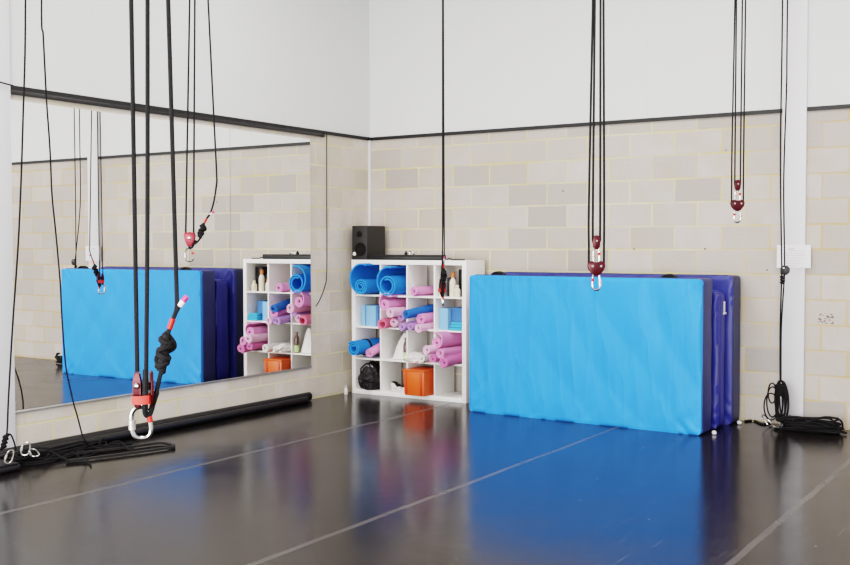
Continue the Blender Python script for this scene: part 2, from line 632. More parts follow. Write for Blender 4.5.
# black shadow trim where the white boards meet the blocks
b = bmesh.new(); box(b, 0, .022, -4.70, -.012, 2.818, 2.853); struct('trim_1', b, 'trim')
b = bmesh.new(); box(b, .012, 4.59, -.022, 0, 2.818, 2.853); struct('trim_2', b, 'trim')
b = bmesh.new(); box(b, 4.80, 11.0, -.022, 0, 2.818, 2.853); struct('trim_3', b, 'trim')
# white steel columns and the white corner strip
b = bmesh.new(); box(b, 4.592, 4.80, -.04, 0, 0, WZ, .004); struct('trim_4', b, 'white')
b = bmesh.new(); box(b, 0, .024, -5.02, -4.70, 0, WZ, .004); struct('trim_5', b, 'white')
b = bmesh.new(); box(b, 0, .022, -.034, 0, 0, 2.85, .003); struct('trim_6', b, 'white')

# ------------------------------------------------------------------ wall mirror
mr = thing('wall_mirror', 'large wall mirror of frameless panels fixed to the left block wall', 'mirror', (0, -2.86, .34))
ys = [-4.70, -3.50, -2.298, -1.09]
for a, c in zip(ys, ys[1:]):
    b = bmesh.new(); box(b, .004, .015, a + .0015, c - .0015, .358, 2.742)
    obj('mirror_panel', b, 'mirror', mr)
b = bmesh.new(); box(b, .0, .024, -4.70, -1.09, .340, .357, .002); obj('bottom_channel', b, 'alu', mr)
# rail above it
rl = thing('wall_rail', 'dark grey rail running along the wall above the mirror', 'rail', (.02, -2.8, 2.80))
b = bmesh.new(); box(b, .0, .030, -4.70, -.90, 2.786, 2.818, .004); obj('track', b, 'rail', rl)
b = bmesh.new(); lathe(b, [(.012, 0), (.02, .004), (.02, .03), (.012, .034)], (.018, -.90, 2.80), (0, 1, 0), 12); obj('end_stop', b, 'black_plastic', rl)
# thin wire from its end
b = bmesh.new()
tube(b, smooth_path([(.008, -.80, 2.83), (.008, -.805, 2.2), (.008, -.81, 1.37), (.008, -.85, 1.18), (.008, -.95, 1.03), (.008, -1.0, .985)], 5), .0045, 6)
tag(obj('wall_wire', b, 'black_plastic', origin=(.012, -.79, .95)), 'thin dark wire hanging down the blocks right of the mirror', 'wire')
b = bmesh.new()
tube(b, [(.056, -4.70, 2.845), (.056, -4.9, 2.865), (.056, -5.02, 2.87), (.008, -5.3, 2.88), (.008, -6.2, 2.90)], .006, 6)
tag(obj('wall_cable', b, 'black_plastic', origin=(.056, -4.7, 2.845)), 'short black cable crossing the white column left of the mirror rail', 'cable')

# ------------------------------------------------------------------ shelf unit
SX0, SX1, SY0, SY1, SZ = .082, 1.546, -.465, -.075, 1.472
DX, DY = -.108, .12
FR, DV = .05, .018
PX = (SX1 - SX0 - 2 * FR + DV) / 4
PZ = (SZ - 2 * FR + DV) / 4
CX = [SX0 + FR + i * PX for i in range(4)]          # left edge of each column
RZ = [FR + (3 - r) * PZ for r in range(4)]          # floor of each row, r = 0 is the top
CW, RH = PX - DV, PZ - DV
sh = thing('cube_shelf', 'white open cube shelf unit of sixteen cells against the back wall', 'shelf', ((SX0 + SX1) / 2, (SY0 + SY1) / 2, 0))
for x0 in (SX0, SX1 - FR):
    b = bmesh.new(); box(b, x0, x0 + FR, SY0, SY1, 0, SZ, .002); obj('side_panel', b, 'melamine', sh)
for nm, z0 in (('bottom_panel', 0), ('top_panel', SZ - FR)):
    b = bmesh.new(); box(b, SX0 + FR, SX1 - FR, SY0, SY1, z0, z0 + FR, .002); obj(nm, b, 'melamine', sh)
for i in range(1, 4):
    b = bmesh.new(); box(b, CX[i] - DV, CX[i], SY0 + .002, SY1, FR, SZ - FR, .001); obj('divider', b, 'melamine', sh)
for r in range(3):
    for c in range(4):
        b = bmesh.new(); box(b, CX[c], CX[c] + CW, SY0 + .002, SY1, RZ[r] - DV, RZ[r], .001); obj('shelf_board', b, 'melamine', sh)

# ------------------------------------------------------------------ rolled mats


def roll_mesh(length, r_in, r_out, turns, flap=0.0, flap_turn=0.0, hand=1, start=0.0):
    """spiral sheet rolled about local +Y; front end at y = 0; the loose outer wrap rests on the same bottom line"""
    bm = bmesh.new()
    seg = 22
    n = int(turns * seg)
    nf = int(flap_turn * seg)
    pitch = (r_out - r_in) / turns
    th = pitch * .66
    prof = []
    for i in range(n + nf + 1):
        a = start + hand * 2 * PI * i / seg
        if i <= n:
            r = r_in + (r_out - r_in) * i / n
            cz = 0
        else:
            s = (i - n) / max(1, nf)
            s = s * s * (3 - 2 * s)
            r = r_out + pitch * (i - n) / seg * .5 + flap * s
            cz = (r - r_out)
        prof.append((Vector((math.cos(a) * r, 0, math.sin(a) * r + cz)), Vector((math.cos(a) * (r - th), 0, math.sin(a) * (r - th) + cz))))
    L = Vector((0, length, 0))
    q = []
    for o, i_ in prof:
        q.append((bm.verts.new(o), bm.verts.new(i_), bm.verts.new(o + L), bm.verts.new(i_ + L)))
    for a, c in zip(q, q[1:]):
        bm.faces.new((a[0], c[0], c[2], a[2]))
        bm.faces.new((a[1], a[3], c[3], c[1]))
        bm.faces.new((a[0], a[1], c[1], c[0]))
        bm.faces.new((a[2], c[2], c[3], a[3]))
    for e in (q[0], q[-1]):
        bm.faces.new((e[0], e[2], e[3], e[1]))
    return bm


def roll(label, mat, px, py, X, rpx, hole=.3, turns=3, yaw=0.0, pitch=0.0, length=.5, flap=0.0, flap_turn=0.0, hand=1, start=0.0, strap=None, group='rolled exercise mats in the shelf', name='rolled_mat'):
    """a rolled mat whose front end is centred on the sight line of the photo at the shelf coordinate x = X"""
    p = at(px, py, 0, X)
    sc_ = FPX / (p - CAM).dot(FV)
    ro = rpx / sc_
    length = min(length, -.03 - p.y)
    bm = roll_mesh(length, ro * hole, ro, turns, flap / sc_, flap_turn, hand, start)
    o = obj(name, bm, mat, local=True, sharp=.6)
    o.location = p
    o.rotation_euler = (R_(pitch), 0, R_(yaw))
    tag(o, label, 'mat', group)
    if strap is not None:
        for s in strap:
            b2 = bmesh.new()
            lathe(b2, [(ro * .98, 0), (ro * 1.05, 0), (ro * 1.05, .025), (ro * .98, .025)], (0, s, 0), (0, 1, 0), 20)
            so = obj('strap', b2, 'webbing', local=True)
            so.parent = o
    return o


c0, c1, c2, c3 = CX
# top row
roll('blue rolled mat with a loose outer wrap, top left cell of the shelf', 'blue_foam', 360.3, 286.6, c0 + .165, 7.6, .34, 2.2, 0, 0, .55, 7.0, .98, -1, .62 * PI)
roll('fattest blue rolled mat with a wide hollow, second cell of the top row', 'blue_foam', 387, 285.3, c1 + .16, 10.6, .64, 1.5, 0, 0, .55, 3.6, .66, -1, .66 * PI)
roll('pink rolled mat lying alone in the third cell of the top row', 'pink', 413.8, 291.2, c2 + .12, 5.2, .34, 2.6, -6, 0, .40, start=1)
# second row, second and third cells
roll('large pink rolled mat with a flared wrap, topmost of the second-row bundle', 'pink', 384.4, 304.6, c1 + .125, 5.9, .34, 2.6, 0, 0, .54, 3.4, .62, -1, .5 * PI)
roll('pink rolled mat directly under the flared pink one', 'pale_pink', 390.1, 312.2, c1 + .225, 5.4, .34, 2.6, -3, 0, .54, start=2)
roll('salmon pink rolled mat with a wide hollow, lower left of the second-row bundle', 'salmon', 382.0, 324.4, c1 + .085, 6.0, .62, 1.5, 0, 3, .52, start=1)
roll('pale pink rolled mat right beside the hollow salmon roll', 'pale_pink', 393.6, 322.4, c1 + .195, 4.8, .34, 2.6, 0, 0, .52, start=3)
roll('lilac rolled mat at the bottom of the second-row bundle', 'lilac', 401.8, 327.0, c2 + .045, 4.4, .34, 2.6, -4, 4, .52, start=1)
roll('lilac rolled mat tucked between the pale pink roll and the blue roll', 'lilac', 400.8, 317.0, c1 + .275, 4.2, .34, 2.6, 0, 0, .5, start=2.4)
roll('slim blue rolled mat among the pink ones in the third cell', 'blue_foam2', 406.0, 314.2, c2 + .10, 4.9, .34, 2.6, -14, 7, .52, start=1)
roll('pink rolled mat under the slim blue one in the third cell', 'pink', 420.8, 319.0, c2 + .205, 5.8, .34, 2.6, -4, 2, .45, start=.5)
roll('palest pink rolled mat lowest in the third cell of the second row', 'pale_pink', 418.3, 328.2, c2 + .22, 4.7, .34, 2.6, -2, 3, .45, start=2)
roll('purple rolled mat squeezed left of the palest pink one', 'lilac', 410.3, 326.8, c2 + .125, 4.0, .34, 2.5, -2, 3, .45, start=2)
# third row
roll('blue rolled mat held by a black strap, left cell of the third row', 'blue_foam', 353.2, 348.6, c0 + .100, 8.2, .42, 2.3, -2, 0, .56, start=.8, strap=(.20,))
roll('short pink rolled mat leaning beside the strapped blue roll', 'pink', 369.6, 353.6, c0 + .255, 5.2, .3, 2.5, 0, 14, .40, start=1)
roll('pink rolled mat topmost of the heap in the right cell of the third row', 'pink', 436.6, 342.6, c3 + .125, 5.7, .34, 2.6, -4, 0, .52, 2.0, .7, 1, .4)
roll('pale pink rolled mat jutting out left of the third-row heap', 'pale_pink', 426.6, 350, c3 + .065, 5.2, .34, 2.6, -6, 0, .55, start=1)
roll('pink rolled mat in the middle right of the third-row heap', 'pink', 440.2, 353.4, c3 + .195, 5.5, .34, 2.6, -4, 0, .50, start=2)
roll('small magenta pink rolled mat in the middle of the third-row heap', 'pink2', 432.6, 358.8, c3 + .10, 4.6, .34, 2.6, -6, 1, .52, start=.4)
roll('dusky rose rolled mat lowest right of the third-row heap', 'pink2', 443.8, 362.8, c3 + .235, 5.8, .3, 2.5, -4, 5, .52, start=1.4)
roll('white rolled mat at the left foot of the third-row heap', 'white_foam', 421.3, 358.8, c2 + .265, 4.9, .34, 2.6, 0, 0, .52, start=1)


# ------------------------------------------------------------------ other things in the shelf
def simple(name, label, cat, bm, mat, origin, group=None):
    return tag(obj(name, bm, mat, origin=origin), label, cat, group)


def foam_block(label, x0, x1, y0, y1, z0, h, mat):
    b = bmesh.new(); box(b, x0, x1, SY0 + y0, SY0 + y1, z0, z0 + h, .006, 2)
    simple('foam_block', label, 'yoga block', b, mat, ((x0 + x1) / 2, SY0 + (y0 + y1) / 2, z0), 'foam blocks on the shelf')


z1 = RZ[1]
foam_block('narrow light blue foam block standing leftmost in the second row', c0 + .030, c0 + .080, .07, .31, z1, .225, 'block_light')
foam_block('wide light blue foam block standing left in the second row', c0 + .100, c0 + .232, .06, .31, z1, .225, 'block_light')
foam_block('mid blue foam block standing right of the wide light blue one', c0 + .236, c0 + .266, .06, .31, z1, .222, 'block_mid')
foam_block('violet foam block standing at the right end of the blue blocks', c0 + .270, c0 + .318, .07, .31, z1, .205, 'block_violet')
foam_block('light blue foam block standing alone in the right cell of the second row', c3 + .02, c3 + .125, .05, .20, z1, .225, 'block_light')
foam_block('darker blue foam block behind the folded turquoise towel', c3 + .132, c3 + .265, .12, .33, z1, .230, 'block_mid')
b = bmesh.new()
for k, (dx, hz) in enumerate(((0, .0), (.004, .030), (.010, .058))):
    box(b, c3 + .17 + dx, c3 + .322 - dx, SY0 + .005 + dx, SY0 + .11 - dx, z1 + hz, z1 + hz + .029, .012, 3)
simple('folded_towel', 'small folded turquoise towel in front of the blue foam blocks', 'towel', b, 'turquoise', (c3 + .245, SY0 + .06, z1))

# top right cell: bottles and a black case
z0 = RZ[0]
b = bmesh.new(); box(b, c3 + .20, c3 + .315, SY0 + .14, SY0 + .34, z0, z0 + .285, .008)
simple('black_case', 'tall black case standing in the top right cell', 'case', b, 'black_plastic', (c3 + .257, SY0 + .24, z0))


def bottle(label, x, y, h, r, mat, cap, nm='bottle', base=z0):
    y = SY0 + y
    t = thing(nm, label, 'bottle', (x, y, base), 'bottles in the top right cell')
    b = bmesh.new(); lathe(b, [(r * .9, 0), (r, .006), (r, h * .60), (r * .75, h * .70), (r * .45, h * .76), (r * .45, h * .80)], (x, y, base), (0, 0, 1), 16); obj('body', b, mat, t)
    b = bmesh.new(); lathe(b, [(r * .55, h * .78), (r * .6, h * .80), (r * .55, h * .97), (r * .4, h)], (x, y, base), (0, 0, 1), 16); obj('cap', b, cap, t)


bottle('cream bottle with a tall orange cap in the top right cell', c3 + .165, .09, .255, .036, 'cream', 'orange_lid')
bottle('cream bottle standing nearest the right side of the top right cell', c3 + .245, .045, .125, .034, 'cream', 'cream')
bottle('cream bottle behind the hanging pulley in the top right cell', c3 + .045, .06, .145, .03, 'cream', 'orange_lid')
b = bmesh.new(); box(b, c3 + .082, c3 + .125, SY0 + .10, SY0 + .22, z0, z0 + .20, .012)
simple('black_pouch', 'small black pouch between the cream bottles', 'pouch', b, 'black_bag', (c3 + .103, SY0 + .16, z0))

# third row second cell: white bag, brown bottle
z2 = RZ[2]
b = bmesh.new()
ringsv = []
ns = 28
bcx, bcy = c1 + .175, SY0 + .17
for k in range(12):
    t = k / 11
    h = .004 + .275 * t
    r = .105 * (1 - t) ** .75 + .022
    ring = []
    for j in range(ns):
        a = 2 * PI * j / ns
        w = 1 + .16 * (1 - t * .4) * noise.noise(Vector((math.cos(a) * 2, math.sin(a) * 2, t * 2 + 4)))
        ring.append(b.verts.new((bcx + .03 * t + math.cos(a) * r * w, bcy + math.sin(a) * r * .9 * w, z2 + h)))
    ringsv.append(ring)
for ra, rb in zip(ringsv, ringsv[1:]):
    for j in range(ns):
        b.faces.new((ra[j], ra[(j + 1) % ns], rb[(j + 1) % ns], rb[j]))
b.faces.new(ringsv[0][::-1]); b.faces.new(ringsv[-1])
simple('cloth_bag', 'white cloth bag gathered to a point in the third-row second cell', 'bag', b, 'cloth', (bcx, bcy, z2))
bx_, by_ = c1 + .292, SY0 + .045
t = thing('bottle', 'brown bottle with a pale green label right of the white cloth bag', 'bottle', (bx_, by_, z2))
b = bmesh.new(); lathe(b, [(.026, 0), (.028, .004), (.028, .16), (.020, .19), (.013, .205), (.013, .225), (.016, .227), (.016, .242)], (bx_, by_, z2), (0, 0, 1), 16); obj('body', b, 'brown', t)
b = bmesh.new(); lathe(b, [(.0285, .008), (.0290, .009), (.0290, .085), (.0285, .086)], (bx_, by_, z2), (0, 0, 1), 16); obj('printed_label', b, 'green_label', t)

# third row third cell: white towel heap above the orange tub
b = bmesh.new()
blob(b, (c2 + .105, SY0 + .02, z2 + .040), .095, .17, .058, 3, .28, 2.4, 4, .036)
simple('towel', 'crumpled white towel on the board above the orange tub', 'towel', b, 'cloth', (c2 + .105, SY0 + .10, z2))

# bottom row: black bag, shoes, orange tub
z3 = RZ[3]
bg = thing('duffel_bag', 'black slouching bag stuffed in the bottom left cell', 'bag', (c0 + .165, SY0 + .10, z3))
b = bmesh.new()
t_ = bmesh.new()
bmesh.ops.create_icosphere(t_, subdivisions=5, radius=1)
for v in t_.verts:
    d = v.co.normalized()
    n1 = noise.noise(d * 1.9 + Vector((4, 1, 7)))
    n2 = 1 - abs(noise.noise(d * 4.2 + Vector((1, 8, 2)))) * 2
    k = 1 + .16 * n1 + .07 * n2
    # pear shape: wide sagging foot, narrowing gathered top
    zz_ = d.z
    taper = .98 - .30 * max(0, zz_) + .05 * max(0, -zz_)
    x = d.x * .140 * k * taper
    y = d.y * .19 * k * taper
    z = max(-.122, d.z * .165 * k)
    v.co = Vector((c0 + .166 + max(-.158, min(.156, x)), SY0 + .11 + y, z3 + .125 + z))
merge(b, t_)
obj('body', b, 'black_bag', bg)
b = bmesh.new()
tube(b, smooth_path([(c0 + .08, SY0 - .01, z3 + .17), (c0 + .09, SY0 - .015, z3 + .235), (c0 + .15, SY0 + .01, z3 + .285), (c0 + .22, SY0 - .01, z3 + .24), (c0 + .25, SY0 - .02, z3 + .15)], 5), .009, 6)
obj('handle', b, 'webbing', bg)
b = bmesh.new(); blob(b, (c0 + .175, SY0 + .015, z3 + .255), .045, .018, .022, 5, .35, 3, 3); obj('label_patch', b, 'grey_print', bg)


def shoe(label, x, y, rz, L=.21):
    base = Vector((x, SY0 + y, z3))
    t = thing('shoe', label, 'shoe', base, 'white shoes in the bottom row')
    t.rotation_euler = (0, 0, R_(rz))
    f = L / .20

    def ring_mesh(secs):
        bm = bmesh.new()
        rs = []
        for (yy, w, h0, h1) in secs:
            ring = []
            for j in range(14):
                a = 2 * PI * j / 14
                ring.append(bm.verts.new((math.cos(a) * w * f, (yy - .1) * f, ((h0 + h1) / 2 + math.sin(a) * (h1 - h0) / 2) * f)))
            rs.append(ring)
        for p, q in zip(rs, rs[1:]):
            for j in range(14):
                bm.faces.new((p[j], p[(j + 1) % 14], q[(j + 1) % 14], q[j]))
        bm.faces.new(rs[0][::-1]); bm.faces.new(rs[-1])
        return bm
    so = obj('sole', ring_mesh([(0, .018, 0, .016), (.015, .032, 0, .02), (.06, .04, 0, .02), (.12, .034, 0, .02), (.18, .034, 0, .022), (.2, .02, 0, .02)]), 'white_foam', local=True); so.parent = t
    so = obj('upper', ring_mesh([(.006, .016, .016, .03), (.02, .028, .014, .045), (.06, .036, .014, .058), (.1, .034, .014, .075), (.15, .033, .014, .09), (.185, .03, .014, .09), (.198, .015, .018, .08)]), 'shoe', local=True); so.parent = t
    so = obj('collar_lining', ring_mesh([(.105, .012, .076, .082), (.12, .024, .076, .092), (.15, .026, .078, .097), (.178, .022, .08, .097), (.188, .010, .08, .092)]), 'black_plastic', local=True); so.parent = t
    b2 = bmesh.new()
    for k in range(3):
        box(b2, -.026 * f, .026 * f, (-.050 + k * .018) * f, (-.040 + k * .018) * f, (.052 + k * .008) * f, (.064 + k * .008) * f, .003)
    so = obj('laces', b2, 'black_plastic', local=True); so.parent = t


shoe('white shoe with black laces, left of the pair in the bottom row', c1 + .155, .075, 62)
shoe('white shoe with black lining, half hidden behind the orange tub', c1 + .265, .10, 10)

tb = thing('storage_tub', 'orange plastic tub jutting out of the bottom row third cell', 'tub', (c2 + .165, SY0 + .06, z3))


def frustum(bm, x0, x1, y0, y1, za, zb, flare, bev=.012):
    t = bmesh.new()
    lo = [(x0, y0), (x1, y0), (x1, y1), (x0, y1)]
    cx_, cy_ = (x0 + x1) / 2, (y0 + y1) / 2
    va = [t.verts.new((x, y, za)) for x, y in lo]
    vb = [t.verts.new((cx_ + (x - cx_) * flare, cy_ + (y - cy_) * flare, zb)) for x, y in lo]
    t.faces.new(va[::-1]); t.faces.new(vb)
    for i in range(4):
        t.faces.new((va[i], va[(i + 1) % 4], vb[(i + 1) % 4], vb[i]))
    bmesh.ops.bevel(t, geom=t.edges[:], offset=bev, segments=2, affect='EDGES', profile=.5)
    return merge(bm, t)


tx0, tx1, ty0, ty1 = c2 + .035, c2 + .285, SY0 - .12, SY0 + .24
b = bmesh.new(); frustum(b, tx0, tx1, ty0, ty1, z3 + .001, z3 + .262, 1.08); obj('body', b, 'orange', tb)
b = bmesh.new(); frustum(b, tx0 - .013, tx1 + .013, ty0 - .015, ty1 + .015, z3 + .254, z3 + .275, 1.02, .006); obj('rim', b, 'orange', tb)
for xx in (tx0 + .022, tx1 - .042):
    b = bmesh.new()
    frustum(b, xx, xx + .018, ty0 - .020, ty0 + .01, z3 + .01, z3 + .250, 1.05, .004)
    obj('rib', b, 'red_plastic', tb)

# on top of the shelf
sx_, sy_ = SX0 + .005, SY0 + .004
spx = thing('loudspeaker', 'black box loudspeaker standing on the left end of the shelf top', 'speaker', (sx_ + .10, sy_ + .17, SZ))
b = bmesh.new(); box(b, sx_, sx_ + .205, sy_, sy_ + .345, SZ, SZ + .372, .006); obj('cabinet', b, 'black_box', spx)
b = bmesh.new(); lathe(b, [(.075, 0), (.075, .006), (.062, .008), (.050, -.0), (.026, -.006), (.026, .004), (.004, .008)], (sx_ + .115, sy_ - .001, SZ + .115), (0, -1, 0), 24); obj('woofer', b, 'cone', spx)
b = bmesh.new(); lathe(b, [(.034, 0), (.034, .006), (.027, .007), (.012, .001), (.002, .006)], (sx_ + .10, sy_ - .001, SZ + .28), (0, -1, 0), 20); obj('tweeter', b, 'cone', spx)
b = bmesh.new(); lathe(b, [(.021, 0), (.021, .008), (.015, .012)], (sx_ + .038, sy_ - .003, SZ + .065), (0, -1, 0), 16); obj('badge', b, 'white_tape', spx)
bx0, bx1 = sx_ + .215, aty(441.5, 256, SY0).x
lc = thing('flat_case', 'long flat black case lying along the top of the shelf', 'case', ((bx0 + bx1) / 2, SY0 + .05, SZ))
b = bmesh.new(); box(b, bx0, bx1, SY0 + .005, SY0 + .095, SZ, SZ + .046, .006); obj('body', b, 'black_plastic', lc)
b = bmesh.new(); box(b, bx0, bx1, SY0 + .005, SY0 + .095, SZ + .046, SZ + .056, .004); obj('lid', b, 'black_box', lc)
zc = SZ + .056
kx_ = aty(406, 254, SY0 + .06).x
b = bmesh.new(); lathe(b, [(.016, 0), (.018, .004), (.018, .022), (.010, .028), (.010, .04)], (kx_, SY0 + .06, zc), (0, 0, 1), 14)
simple('rubber_stopper', 'tiny black stopper standing on the flat black case', 'stopper', b, 'black_plastic', (kx_, SY0 + .06, zc))
kx_ += .045
b = bmesh.new(); tube(b, smooth_path([(kx_, SY0 + .06, zc + .006), (kx_ + .005, SY0 + .06, zc + .036), (kx_ + .035, SY0 + .06, zc + .038), (kx_ + .04, SY0 + .06, zc + .012), (kx_ + .07, SY0 + .05, zc + .005)], 5), .005, 6)
simple('metal_clip', 'tiny bent metal clip on the flat black case', 'clip', b, 'steel', (kx_ + .02, SY0 + .06, zc))
b = bmesh.new(); tube(b, smooth_path([(bx1 + .03, SY0 + .06, SZ + .008), (bx1 + .06, SY0 + .06, SZ + .018), (bx1 + .10, SY0 + .06, SZ + .008), (bx1 + .16, SY0 + .07, SZ + .007), (bx1 + .235, SY0 + .08, SZ + .007)], 5), .007, 6)
simple('cable', 'short black cable on the right end of the shelf top', 'cable', b, 'black_plastic', (bx1 + .1, SY0 + .06, SZ))

# ------------------------------------------------------------------ crash mats


def gym_mat(label, x0, x1, y0, h, d, yaw, body, face, wr, tagname='crash_mat', bev=.03, handles=(), zip_tag=False):
    """upright mat; x0..x1 along the wall, front face on y0, thickness d, turned a little about its left front corner"""
    W = x1 - x0
    t = thing(tagname, label, 'gym mat', (x0, y0, 0), 'gymnastic crash mats stood on edge')
    t.rotation_euler = (0, 0, R_(yaw))
    # body
    bm = bmesh.new()
    box(bm, 0, W, (.040 if bev < .035 else .05), d, 0, h, bev, 3)
    bmesh.ops.subdivide_edges(bm, edges=[e for e in bm.edges if e.calc_length() > .2], cuts=10, use_grid_fill=True)
    for v in bm.verts:
        n = noise.noise(v.co * 3.1 + Vector((x0, y0 * 7, 0)))
        edge = min(v.co.x, W - v.co.x)
        v.co.z += .006 * n if v.co.z > h * .5 else 0
        v.co.x += .008 * n * (1 if v.co.x > W / 2 else -1) if edge < .05 else 0
    o = obj('cover', bm, body, local=True); o.parent = t
    # front panel: a sewn-on sheet with pulled corners and soft wrinkles
    bm = bmesh.new()
    nx, nz = 110, 64
    g = []
    rc = .038
    for j in range(nz + 1):
        row = []
        for i in range(nx + 1):
            X = W * i / nx
            Z = h * j / nz
            # rounded outline
            a = max(rc - X, 0, X - (W - rc)) / rc
            c = max(rc - Z, 0, Z - (h - rc)) / rc
            k = math.hypot(a, c)
            if a > 0 and c > 0:
                m_ = max(a, c)
                s = m_ / k
                sx = X - (W - rc) if X > W / 2 else X - rc
                sz = Z - (h - rc) if Z > h / 2 else Z - rc
                X = (W - rc if X > W / 2 else rc) + sx * s
                Z = (h - rc if Z > h / 2 else rc) + sz * s
                k = m_
            ed = min(X, W - X, Z, h - Z)
            roundoff = .012 * max(0, 1 - ed / .02) ** 2
            puff = -.010 * (1 - math.exp(-ed / .10))
            # wrinkles
            p = Vector((X, Z, 0))
            wv = .006 * noise.noise(p * 1.3 + Vector((wr, 2, 0)))
            # long diagonal drapes in the cloth
            for (fx, fz, fr, am) in ((1.0, .55, 2.4, .008), (.9, -1.0, 2.0, .007), (.95, .08, 3.2, .004)):
                q = noise.noise(Vector(((X * fx + Z * fz) * fr, (X * fz - Z * fx) * fr * .28, wr + fr)))
                wv += am * (1 - abs(q) * 2.2)
            # uneven pulls running out of the corners
            for (cx_, cz_) in ((0, 0), (W, 0), (0, h), (W, h)):
                dx, dz = abs(X - cx_), abs(Z - cz_)
                fall = math.exp(-((dx + dz) / .24) ** 2)
                wv += .022 * fall * noise.noise(Vector(((dx - dz) * 24, (dx + dz) * 2.2, cx_ + cz_ * 3 + wr)))
            # short pulls along the top and bottom seams
            wv += .012 * math.exp(-(h - Z) / .12) * noise.noise(Vector((X * 9 + (h - Z) * 6, (h - Z) * 2, wr + 5)))
            wv += .010 * math.exp(-Z / .14) * noise.noise(Vector((X * 8 - Z * 8, Z * 2, wr + 8)))
            wv += -.008 * math.exp(-((X - .2 - .01 * math.sin(Z * 5)) / .018) ** 2) * max(0, .5 + noise.noise(Vector((Z * 4, 1, 2))))
            row.append(bm.verts.new((X, roundoff + puff + wv * min(1, ed / .03 + .15), Z)))
        g.append(row)
    for j in range(nz):
        for i in range(nx):
            bm.faces.new((g[j][i], g[j][i + 1], g[j + 1][i + 1], g[j + 1][i]))
    # return the sheet's rim to the body
    rim = [g[0][i] for i in range(nx + 1)] + [g[j][nx] for j in range(1, nz + 1)] + [g[nz][i] for i in range(nx - 1, -1, -1)] + [g[j][0] for j in range(nz - 1, 0, -1)]
    back = [bm.verts.new((v.co.x, .06, v.co.z)) for v in rim]
    for i in range(len(rim)):
        k = (i + 1) % len(rim)
        bm.faces.new((rim[i], back[i], back[k], rim[k]))
    o = obj('face_panel', bm, face, local=True, sharp=1.2); o.parent = t
    if face != body:
        bm = bmesh.new()
        zt = h + .001
        tube(bm, [(.02, .052, .01), (.006, .052, .06), (.004, .052, h - .05), (.02, .052, zt - .012), (.06, .052, zt), (W - .06, .052, zt), (W - .02, .052, zt - .012), (W - .001, .052, h - .06), (W - .001, .052, .06), (W - .02, .052, .01)], .007, 6)
        o = obj('seam_piping', bm, 'navy_dark', local=True); o.parent = t
    for hx in handles:
        bm = bmesh.new()
        pts = [Vector((hx - .085, .085, h - .012)), Vector((hx - .06, .085, h + .022)), Vector((hx, .085, h + .04)), Vector((hx + .06, .085, h + .022)), Vector((hx + .085, .085, h - .012))]
        sp = smooth_path(pts, 6)
        ra = [(bm.verts.new(p + Vector((0, -.025, 0))), bm.verts.new(p + Vector((0, .025, 0))), bm.verts.new(p + Vector((0, .025, -.012))), bm.verts.new(p + Vector((0, -.025, -.012)))) for p in sp]
        # gripped part: folded down over itself so no daylight shows through
        for p, q in zip(ra, ra[1:]):
            for k in range(4):
                bm.faces.new((p[k], p[(k + 1) % 4], q[(k + 1) % 4], q[k]))
        bm.faces.new(ra[0][::-1]); bm.faces.new(ra[-1])
        low = [bm.verts.new((p.x, .085, h - .012)) for p in sp]
        mid = [bm.verts.new((p.x, .085, p.z - .006)) for p in sp]
        for k in range(len(sp) - 1):
            bm.faces.new((low[k], low[k + 1], mid[k + 1], mid[k]))
        o = obj('handle', bm, 'webbing', local=True); o.parent = t
    if zip_tag:
        bm = bmesh.new()
        box(bm, W - .002, W + .006, .17, .20, h - .20, h - .10, .002)
        box(bm, W - .002, W + .006, .155, .235, h - .215, h - .198, .002)
        o = obj('zip_tag', bm, 'white_tape', local=True); o.parent = t
    return t


gym_mat('sky blue fronted crash mat standing foremost in the stack', 1.83, 4.178, -.897, 1.338, .28, -2.5, 'navy', 'sky', 3.3, handles=(.29, 2.03))
gym_mat('shorter violet blue crash mat sandwiched in the middle of the stack', 1.86, 4.20, -.60, 1.225, .25, -.6, 'violet', 'violet', 6.1, bev=.06, zip_tag=True)
gym_mat('navy sided crash mat leaning nearest the wall behind the others', 1.84, 4.235, -.322, 1.35, .30, 0, 'navy_dark', 'violet_top', 9.7, bev=.03)
# small white feet / pull tabs poking out under the stack
for i, (px, py, lab) in enumerate(((712, 433, 'small white wad on the floor at the foremost mat corner'), (737, 423, 'small white wad on the floor at the rearmost mat corner'))):
    p = atz(px, py, .012)
    b = bmesh.new(); blob(b, (p.x + .02, p.y, .017), .020, .020, .018, i + 1, .3, 2, 3, .015)
    simple('paper_wad', lab, 'paper', b, 'white_tape', (p.x, p.y, 0), 'paper wads by the mats')

# ------------------------------------------------------------------ hanging rope rigs
CZ = WZ
RR = .0057


